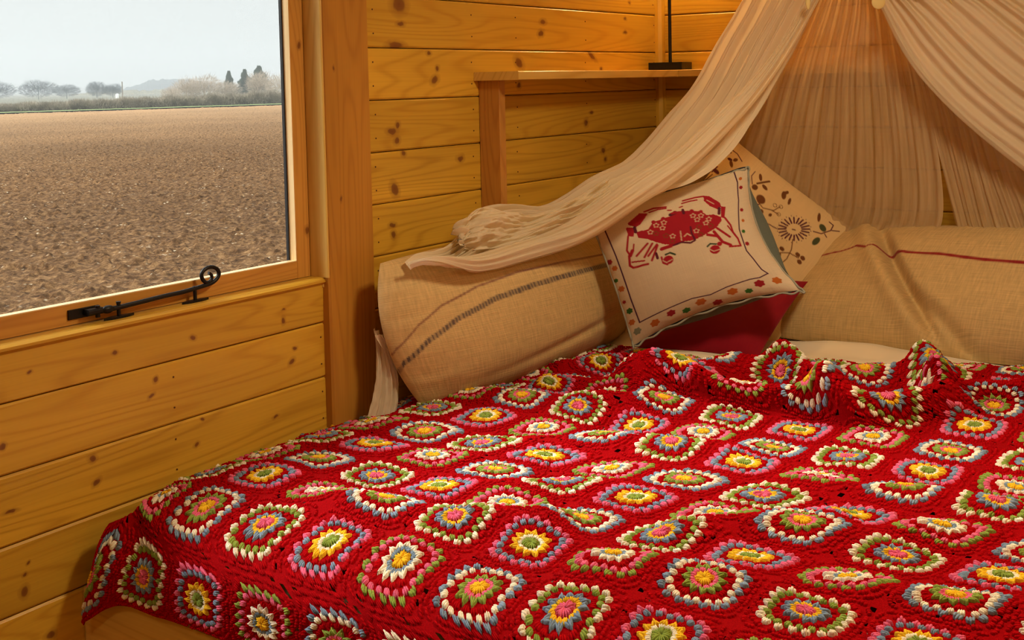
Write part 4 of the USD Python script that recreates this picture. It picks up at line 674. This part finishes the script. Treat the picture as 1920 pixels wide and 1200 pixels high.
def paint_crab(st, col):
    rg = np.random.default_rng(2)
    for kind, pts, w, c in DATA['crab_print']:
        c = np.array(c); pts = np.array(pts)
        if kind == 'poly':
            k = in_poly(st, pts).astype(float)
        elif kind == 'line':
            k = np.clip((w * .55 + .004 - seg_dist(st, pts)) / .006, 0, 1)
        elif kind == 'disc':
            k = np.clip((w - np.linalg.norm(st - pts[0], axis=1)) / .006, 0, 1)
        elif kind == 'ring':
            d = st - pts[0]; rr = np.linalg.norm(d, axis=1); an = np.arctan2(d[:, 1], d[:, 0])
            k = np.clip((w * (1 + .18 * np.cos(5 * an)) - rr) / .006, 0, 1) * np.clip((rr - w * .45) / .005, 0, 1) * .9
        else:
            d = st - pts[0]; rr = np.linalg.norm(d, axis=1); an = np.arctan2(d[:, 1], d[:, 0])
            k = np.clip((w * (1 + .10 * np.cos(6 * an + rg.random() * 6)) - rr) / .008, 0, 1)
        k = k[:, None]
        col[:] = col * (1 - k) + c * k


cr_ = group('crab_cushion', 'cream square cushion printed with a red crab and a dotted flower border', 'cushion')
S, T, Fr, Bk = cushion(cr_, 'crab', (CREAM, (.13, .155, .13)), M_cotton, M_cotton, 330, 300, paint_crab, lambda S, T: .006 * noise2(S, T, 2.0, 5, 3) + .006 * noise2(S * 2, T * 2, 3, 9) * np.maximum(abs(S), abs(T))**4, size=.18)
edge = rim(Fr)[::6]
sway = .0016 * np.sin(np.arange(len(edge)) * .55 + 3 * np.sin(np.arange(len(edge)) * .13))[:, None] * np.array([.3, .3, .9])
put('piping', tube(edge + sway, .0022, 6, closed=True), plain('navy_piping', (.022, .024, .035), .8), cr_, smooth=True)
put('seam_edge', tube(edge * 1.0 + np.array([-.003, -.003, -.002]) + .002 * np.sin(np.arange(len(edge)) * .9)[:, None], .0026, 6, closed=True), plain('grey_edging', (.33, .33, .27), .9), cr_, smooth=True)


def paint_floral(st, col):
    for it in DATA['floral_print']:
        c = np.array(it[-1]); pts = np.array(it[1])
        if it[0] == 'line':
            k = np.clip((it[2] * .5 + .004 - seg_dist(st, pts)) / .007, 0, 1)
        elif it[0] == 'ell':
            d = st - pts[0]; a = -it[4]
            x, y = d[:, 0] * math.cos(a + .6) - d[:, 1] * math.sin(a + .6), d[:, 0] * math.sin(a + .6) + d[:, 1] * math.cos(a + .6)
            rr = np.hypot(x / it[2], y / it[3]); k = np.clip((1 - rr) * 5, 0, 1)
        else:
            rr = np.linalg.norm(st - pts[0], axis=1); k = np.clip((it[2] - rr) / .006, 0, 1) * np.clip((rr - it[2] * .55) / .006, 0, 1)
        k = k[:, None]; col[:] = col * (1 - k) + c * k


flo = group('floral_cushion', 'cream cushion printed with a purple daisy and brown sprigs behind the crab cushion', 'cushion')
cushion(flo, 'floral', ((.76, .56, .29), (.7, .5, .28)), M_cotton, M_cotton, 300, 260, paint_floral, lambda S, T: .008 * noise2(S, T, 2.2, 15, 3), size=.2)
red = group('red_cushion', 'plain deep red cushion lying under the crab cushion', 'cushion')
cushion(red, 'red', ((.25, .003, .013), (.25, .003, .013)), M_cotton, M_cotton, 90, 80, None, lambda S, T: .008 * noise2(S, T, 1.6, 25, 3), size=.2)

# ---------------------------------------------------------------- muslin canopy
def muslin(name, thin, col=(.86, .74, .50)):
    return usdkit.material(stage, L + name, {'a': ('attribute', {'attribute': 'wv'}), 'm': ('mapping', {'scale': (70, 2.2, 1)}), 'n': ('noise_texture', {'scale': 1.0, 'detail': 3, 'roughness': .65, 'distortion': .3}),
                           'r': ('map_range', {'from_min': .35, 'from_max': .68, 'to_min': thin * 1.5, 'to_max': thin * .45, 'clamp': True}), 'b': ('bump', {'strength': .6, 'distance': .003}),
                           'd': ('diffuse_bsdf', {'color': col}), 't': ('translucent_bsdf', {'color': tuple(x * .9 for x in col)}), 'x': ('transparent_bsdf', {}),
                           'm1': ('mix_closure', {'fac': .35}), 'm2': ('mix_closure', {})},
                           [('a.vector', 'm.vector'), ('m.vector', 'n.vector'), ('n.fac', 'r.value'), ('n.fac', 'b.height'), ('b.normal', 'd.normal'), ('d.BSDF', 'm1.closure1'), ('t.BSDF', 'm1.closure2'),
                            ('m1.closure', 'm2.closure1'), ('x.BSDF', 'm2.closure2'), ('r.result', 'm2.fac')], surface='m2.closure')


M_muslin = muslin('muslin', .07, (.96, .86, .66))
M_sheer = muslin('sheer_muslin', .30, (.86, .68, .42))


def drape(name, A, B, nu, nv, bulge, pleats, amp, mat, parent, sd=0, roll=0.0, label=None, crease=0.0):
    """cloth between the two edge curves A and B with pleats running along them"""
    A, B = cr(A, nv), cr(B, nv)
    u = np.linspace(0, 1, nu)[:, None, None]
    P = A[None] * (1 - u) + B[None] * u
    d1 = np.gradient(P, axis=0); d2 = np.gradient(P, axis=1)
    N = np.cross(d1, d2); N /= np.linalg.norm(N, axis=-1, keepdims=True) + 1e-12
    ref = np.array([-.8, -.6, 0.1]); N *= np.sign((N @ ref))[..., None] + 1e-9
    U, V = np.meshgrid(np.linspace(0, 1, nu), np.linspace(0, 1, nv), indexing='ij')
    h = bulge(U, V)
    wob = U + .10 * noise2(V * 2.2, U * 3, 1.0, sd, 2)
    h = h + amp(U, V) * (.45 + 1.6 * np.clip(noise2(U * 5, V * 2.5, 1.0, sd + 9, 2) + .35, 0, 1)) * (np.sin(2 * np.pi * pleats * wob + 2 * noise2(V * 2, U, 2, sd + 1)) + .8 * np.sin(2 * np.pi * pleats * 2.3 * wob + 1 + 2.5 * noise2(V * 3, U * 2, 2, sd + 5)))
    h = h + crease * noise2(U * 6 + V, V * 9, 1.3, sd + 2, 3)
    P = P + N * h[..., None]
    wv = np.stack([wob.ravel() * (1 + .0 * V.ravel()), V.ravel() * 2, np.full(U.size, sd * 1.7)], -1)
    return put(name, (P.reshape(-1, 3), grid_faces(nu, nv)), mat, parent, smooth=True, attrs={'wv': wv}, label=label, double=True), P


can = group('bed_canopy', 'cream muslin bed canopy hung from a ring and swept open over the pillows', 'canopy')
A, B = DATA['drape_left']
drape('left_curtain', A, B, 150, 260, lambda U, V: -.015 * np.sin(np.pi * U) + .03 * np.exp(-((V - .70) / .07)**2 - ((U - .12) / .15)**2) + .02 * np.exp(-((V - .80) / .05)**2 - ((U - .35) / .2)**2),
      6.0, lambda U, V: .0075 * np.clip(8 * U, .2, 1) * np.clip((1 - V) * 6, 0, 1), M_muslin, can, 1, crease=.022)
A, B = DATA['band']
drape('curtain_hem', A, B, 60, 260, lambda U, V: .022 * np.sin(np.pi * np.clip(U, 0, 1))**.8 * np.clip(V * 4, .3, 1) * np.clip((1 - V) * 6, .1, 1), 2.0, lambda U, V: .0028 * np.clip((1 - V) * 6, 0, 1), M_muslin, can, 3, crease=.010)
A, B = DATA['drape_right']
drape('right_curtain', A, B, 150, 180, lambda U, V: .02 * np.sin(np.pi * U), 7.0, lambda U, V: .0085 * np.clip(8 * U, 0, 1), M_muslin, can, 4, crease=.016)
A, B = DATA['puff']
drape('curtain_fold', A, B, 70, 150, lambda U, V: .030 * np.sin(np.pi * U)**.7 * np.clip(V * 8, 0, 1) * (.6 + .5 * np.sin(V * 17 + 4 * U)), 3.0, lambda U, V: .004 + 0 * U, M_muslin, can, 16, crease=.045)
A, B = [np.array(q) for q in DATA['drape_right']]
drape('curtain_hem', A - .004 * np.array([.8, .6, 0]), A * .955 + B * .045 - .004 * np.array([.8, .6, 0]), 14, 180, lambda U, V: .007 * np.sin(np.pi * U), 1.0, lambda U, V: .001 + 0 * U, M_muslin, can, 6, crease=.004)
for nm, key, sd, pl in (('back_curtain', 'back_left', 7, 13.0), ('back_curtain', 'back_right', 9, 13.0)):
    A, B = DATA[key]
    drape(nm, A, B, 150, 110, lambda U, V: 0 * U, pl, lambda U, V: .0028 + .002 * V, M_sheer, can, sd, crease=.006)
A, B = DATA['tail']
drape('curtain_tail', A, B, 24, 60, lambda U, V: .004 * np.sin(U * 3), 2.0, lambda U, V: .004 + 0 * U, M_muslin, can, 12, crease=.006)
rg = np.array(DATA['ring'])
ang = np.linspace(0, 2 * np.pi, 72, endpoint=False)
put('ring', tube(rg + np.stack([.10 * np.cos(ang), .17 * np.sin(ang), 0 * ang], -1), .006, 8, closed=True), plain('cream_ring', (.7, .6, .4), .7), can, smooth=True)
put('hanging_cord', tube([tuple(rg), (rg[0], rg[1], CEIL)], .003, 8), plain('cream_cord', (.7, .6, .42), .8), can, smooth=True)
M_petal = plain('felt_petal', (.86, .70, .30), .9)
for i, p in enumerate(DATA['petals']):
    a = np.linspace(0, 2 * np.pi, 20, endpoint=False); R0 = .0165 * (.9 + .1 * np.cos(3 * a))
    d = trimesh.creation.icosphere(2, 1.0); d.apply_scale((.0165, .0045, .0165) if i != 1 else (.006, .004, .018))
    d.apply_transform(trimesh.transformations.rotation_matrix(-.9 + .2 * i, [0, 0, 1])); d.apply_translation(p)
    put('felt_petal', d, M_petal, can, smooth=True)

# ---------------------------------------------------------------- outside
GZ = -.70
rg_ = np.random.default_rng(11)
na, nr = 700, 520
az = np.radians(np.linspace(44.5, 61, na)); rad = 10.5 * (155 / 10.5)**np.linspace(0, 1, nr)
A2, R2 = np.meshgrid(az, rad, indexing='ij')
CX, CY = -3.126, -1.644
X, Y = CX + R2 * np.cos(A2), CY + R2 * np.sin(A2)
sz = np.clip(R2 / 30, .25, 2.2)
h = .17 * np.clip(noise2(X, Y, 4.5, 41, 4), -.12, 1) + .22 * np.maximum(noise2(X, Y, 10.0, 47, 2) - .04, 0) + .10 * noise2(X, Y, .7, 43, 2)
Z = GZ + h
M_soil = usdkit.material(stage, L + 'ploughed_soil', {'g': ('geometry', {}), 'n': ('noise_texture', {'scale': 9.0, 'detail': 6, 'roughness': .75}), 'n2': ('noise_texture', {'scale': .10, 'detail': 3}), 'v': ('voronoi_texture', {'scale': 9.0, 'randomness': 1.0}),
                         'st': ('map_range', {'from_min': .25, 'from_max': .10, 'clamp': True}), 'vn': ('noise_texture', {'scale': 2.3, 'detail': 2}), 'sm': ('map_range', {'from_min': .52, 'from_max': .62, 'clamp': True}), 'sx': ('math', {'math_type': 'multiply'}),
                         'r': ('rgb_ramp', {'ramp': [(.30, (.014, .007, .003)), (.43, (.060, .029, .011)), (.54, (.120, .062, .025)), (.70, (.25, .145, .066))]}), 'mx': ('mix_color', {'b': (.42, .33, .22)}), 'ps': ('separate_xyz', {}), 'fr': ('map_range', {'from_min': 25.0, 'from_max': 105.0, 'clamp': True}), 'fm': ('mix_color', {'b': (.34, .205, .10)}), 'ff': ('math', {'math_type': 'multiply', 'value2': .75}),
                         'hv': ('map_range', {'from_min': .3, 'from_max': .7, 'to_min': .85, 'to_max': 1.12}), 'hh': ('hsv', {}), 'b': ('bump', {'strength': .8, 'distance': .05}), 'p': ('principled_bsdf', {'roughness': .95, 'specular_ior_level': .1})},
                         [('g.position', 'n.vector'), ('g.position', 'n2.vector'), ('g.position', 'v.vector'), ('g.position', 'vn.vector'), ('v.distance', 'st.value'), ('vn.fac', 'sm.value'), ('st.result', 'sx.value1'), ('sm.result', 'sx.value2'), ('n.fac', 'r.fac'), ('r.color', 'mx.a'),
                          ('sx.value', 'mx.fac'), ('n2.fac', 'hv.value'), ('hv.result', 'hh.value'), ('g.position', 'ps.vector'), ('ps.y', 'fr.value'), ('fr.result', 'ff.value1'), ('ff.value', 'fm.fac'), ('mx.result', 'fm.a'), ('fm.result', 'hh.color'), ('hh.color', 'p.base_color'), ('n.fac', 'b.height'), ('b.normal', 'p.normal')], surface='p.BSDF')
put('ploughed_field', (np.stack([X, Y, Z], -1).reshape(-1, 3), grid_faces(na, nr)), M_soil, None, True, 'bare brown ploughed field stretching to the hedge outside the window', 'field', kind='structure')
gx = np.array([[-80, 60], [500, -300], [2500, 1500], [900, 3200], [-500, 1200]], float)
M_grass = plain('rough_grass', (.085, .08, .045), .9)
put('far_ground', (np.c_[gx, np.full(5, GZ - .35)], np.array([[0, 1, 2], [0, 2, 3], [0, 3, 4]])), M_grass, None, False, 'pale green ground beyond the hedge', 'ground', kind='structure')


def polar(azd, r, z=GZ):
    a = math.radians(azd); return np.array([CX + r * math.cos(a), CY + r * math.sin(a), z])


M_twig = usdkit.material(stage, L + 'bare_twigs', {'g': ('geometry', {}), 'n': ('noise_texture', {'scale': .8, 'detail': 3}), 'r': ('rgb_ramp', {'ramp': [(.3, (.15, .125, .09)), (.7, (.33, .28, .21))]}), 'p': ('principled_bsdf', {'roughness': .95})},
                         [('g.position', 'n.vector'), ('n.fac', 'r.fac'), ('r.color', 'p.base_color')], surface='p.BSDF')
M_twig2 = plain('pale_twigs', (.40, .33, .25), .95)
M_conif = plain('conifer_green', (.10, .13, .09), .95)  # lightened green: a little distance haze is put into the colour
M_wood_far = plain('woodland', (.025, .045, .05), .95)


def twigs(n, place, ln, w, rg):
    """many thin three-sided twigs: place(k) gives roots and directions"""
    P, Dr = place(n)
    ln = ln * (.5 + rg.random(n))[:, None]
    Q = P + Dr * ln
    side = np.cross(Dr, rg.normal(size=(n, 3))); side /= np.linalg.norm(side, axis=1, keepdims=True) + 1e-9
    s2 = np.cross(Dr, side)
    V = np.stack([P + side * w, P - side * w * .5 + s2 * w, P - side * w * .5 - s2 * w, Q], 1).reshape(-1, 3)
    b = np.arange(n)[:, None] * 4
    F = np.vstack([b + [0, 1, 3], b + [1, 2, 3], b + [2, 0, 3]])
    return V, F


hedge = group('field_hedge', 'long clipped bare hedge along the far edge of the ploughed field', 'hedge')
H0, H1 = polar(62, 134.5), polar(43, 151.5)
hl = np.linalg.norm(H1 - H0); hd = (H1 - H0) / hl; hn = np.array([-hd[1], hd[0], 0])


def hplace(n):
    t = rg_.random(n)
    p = H0 + (t * hl)[:, None] * hd + hn * rg_.normal(0, .35, n)[:, None]
    z = rg_.random(n)**.75
    top_ = 1.12 + .16 * np.sin(t * 90) * np.sin(t * 31 + 1) + .1 * rg_.normal(size=n)
    p[:, 2] = GZ + z * top_ * np.clip(.5 + t * .9, .6, 1.3)
    d = rg_.normal(size=(n, 3)); d[:, 2] = np.abs(d[:, 2]) + .7; d /= np.linalg.norm(d, axis=1, keepdims=True)
    return p, d


put('twigs', twigs(60000, hplace, .42, .016, rg_), M_twig, hedge, kind='stuff')
st = np.linspace(0, hl, 150)
stems = [tube([H0 + hd * (s + rg_.normal(0, .5)), H0 + hd * s + np.array([rg_.normal(0, .15), 0, 1.0])], .05, 5) for s in st]
put('stems', cat_mesh(*stems), M_twig, hedge, kind='stuff')
gs = np.array([H0 - hn * 6, H1 - hn * 6, H1 + hn * 9, H0 + hn * 9]); gs[:, 2] = GZ + .13
put('grass_verge', (gs, np.array([[0, 1, 2], [0, 2, 3]])), plain('verge_grass', (.16, .20, .06), .9), None, False, 'thin strip of green grass at the foot of the hedge', 'grass', kind='structure')


def bare_tree(name, label, azd, dist, h, w, n, mat, grp):
    t = group(name, label, 'tree', polar(azd, dist), grp)
    rg = np.random.default_rng(int(azd * 100))
    put('trunk', tube([(0, 0, -.3), (0, .1, h * .35), (0, 0, h * .7)], [.10, .08, .03], 6), mat, t)

    def place(k):
        d = rg.normal(size=(k, 3)); d /= np.linalg.norm(d, axis=1, keepdims=True)
        r = rg.random(k)**.45
        p = d * r[:, None] * np.array([w / 2, w / 2, h * .44]) + np.array([0, 0, h * .52])
        p[:, 2] *= 1 + .5 * noise2(p[:, 0] * 3 / w, p[:, 1] * 5 / w, 1.0, int(azd * 10) % 90, 3)
        dr = p - np.array([0, 0, h * .2]); dr /= np.linalg.norm(dr, axis=1, keepdims=True); dr += rg.normal(0, .4, (k, 3)); dr /= np.linalg.norm(dr, axis=1, keepdims=True)
        return p, dr
    put('crown', twigs(n, place, h * .16, h * .0045, rg), mat, t, kind='stuff')
    return t


for azd, dist, h, w, lb in ((46.0, 205, 3.6, 5.5, 'bare pale tree at the right edge of the window beyond the hedge'), (47.0, 212, 4.3, 5, 'bare pale tree beyond the hedge just right of the tallest conifer'), (48.6, 210, 3.0, 5.5, 'bare pale tree in front of the shortest conifer'),
                        (49.6, 208, 3.9, 6, 'bare brownish tree between the conifers and the wooded hill'), (50.4, 206, 3.5, 5.0, 'bare brownish tree standing before the wooded hill'), (51.1, 200, 2.2, 3.4, 'lowest bare tree before the middle of the wooded hill')):
    bare_tree('bare_tree', lb, azd, dist, h * 1.15, w, 2100, M_twig2, 'bare trees beyond the hedge')
for azd, dist, h, w, lb in ((58.6, 420, 5.6, 12, 'leftmost hazy tree on the horizon beyond the hedge'), (56.9, 420, 6.0, 13, 'rounded hazy tree second from the left on the horizon'), (55.7, 430, 4.6, 9, 'low hazy tree third from the left on the horizon'), (54.4, 420, 4.9, 7.0, 'narrow hazy tree standing near the far pole side of the horizon'), (53.7, 420, 4.4, 6.0, 'narrowest hazy tree at the end of the left row')):
    bare_tree('hazy_tree', lb, azd, dist, h, w, 3200, M_wood_far, 'hazy trees on the left horizon')
for azd, dist, h, w, lb in ((48.45, 265, 5.7, 3.4, 'shortest dark conifer of the three beyond the hedge'), (47.72, 265, 6.0, 4.6, 'middle dark conifer of the three beyond the hedge'), (47.05, 265, 6.7, 7.2, 'broadest and tallest dark conifer beyond the hedge')):
    t = group('conifer', lb, 'tree', polar(azd, dist), 'conifers beyond the hedge')
    rg = np.random.default_rng(int(azd * 100))
    put('trunk', tube([(0, 0, -.3), (0, 0, h * .8)], [.16, .04], 6), M_conif, t)

    def place(k):
        z = rg.random(k)**1.25; a = rg.random(k) * 6.283
        rr = (1 - z)**.95 * w / 2 * (.25 + .75 * rg.random(k)**.5) * (1 + .25 * np.sin(z * 22 + a))
        p = np.stack([np.cos(a) * rr, np.sin(a) * rr, h * (.06 + .94 * z)], -1)
        d = np.stack([np.cos(a), np.sin(a), .1 + .9 * z], -1); d /= np.linalg.norm(d, axis=1, keepdims=True)
        return p, d
    put('crown', twigs(7000, place, h * .055, h * .012, rg), M_conif, t, kind='stuff')

# far wooded hill, low ridge, pole, shed
def hill(name, label, a0, a1, dist, prof, depth, mat, sd):
    a = np.linspace(a0, a1, 160); t = np.linspace(0, 1, 160)
    hz = np.interp(t, [q[0] for q in prof], [q[1] for q in prof]) + dist * .0016 * (noise2(t * 60, t * 0, 1, sd, 3)) * 2.0
    V, rows = [], [(0, 0), (.15, .6), (.5, 1.0), (1.0, .9), (2.2, .0)]
    for dd, f in rows:
        for aa, z in zip(a, hz):
            p = polar(aa, dist + dd * depth); p[2] = GZ + (z - GZ) * f * (dist + dd * depth) / dist if f else GZ - 1
            V.append(p)
    put(name, (np.array(V), np.vstack([grid_faces(5, 160), grid_faces(5, 160, True)])), mat, None, False, label, 'hill', kind='structure')


D_ = 1300.0
el = lambda e: 1.473 + D_ * math.tan(math.radians(e))
hill('wooded_hill', 'blue hazy wooded hill on the horizon', 54.4, 46.5, D_, [(0, el(.0)), (.12, el(.06)), (.2, el(.14)), (.24, el(.24)), (.29, el(.44)), (.34, el(.43)), (.42, el(.47)), (.5, el(.45)), (.56, el(.36)), (.75, el(.2)), (1, el(.1))], 60, M_wood_far, 5)
D_ = 700.0
hill('low_ridge', 'pale low field ridge beyond the hedge', 55.5, 45, D_, [(0, el(-.12)), (.2, el(-.03)), (.5, el(.0)), (1, el(-.05))], 60, plain('pale_stubble', (.24, .22, .13), .9), 8)
pole = put('far_pole', tube([polar(53.28, 300, GZ), polar(53.28, 300, 1.473 + 300 * math.tan(math.radians(.40)))], .13, 6), M_twig, None, False, 'tall thin pole standing beyond the hedge', 'pole')
shed = group('far_shed', 'tiny white shed with a pitched roof beyond the hedge', 'shed', polar(53.52, 330))
put('walls', bar((-.3, -.3, 0), (.3, .3, 1.1), 'z', 0), plain('white_wall', (.8, .8, .78), .8), shed)
put('roof', prism([(-.3, 1.1), (.3, 1.1), (0, 1.3)], 'x', -.33, .33), plain('pale_roof', (.5, .5, .5), .8), shed)

hz = usdkit.material(stage, L + 'haze', {'v': ('principled_volume', {'color': (.54, .56, .57), 'density': HAZE, 'anisotropy': .3})}, volume='v.volume')
hm = np.array([polar(68, 40), polar(36, 40), polar(36, 1900), polar(68, 1900)])
put('haze', prism([tuple(q[:2]) for q in hm][::-1] if np.cross(hm[1][:2] - hm[0][:2], hm[2][:2] - hm[1][:2]) < 0 else [tuple(q[:2]) for q in hm], 'z', GZ - 2, 55), hz, None, False, 'thin pale haze hanging over the far fields', 'haze', kind='stuff')
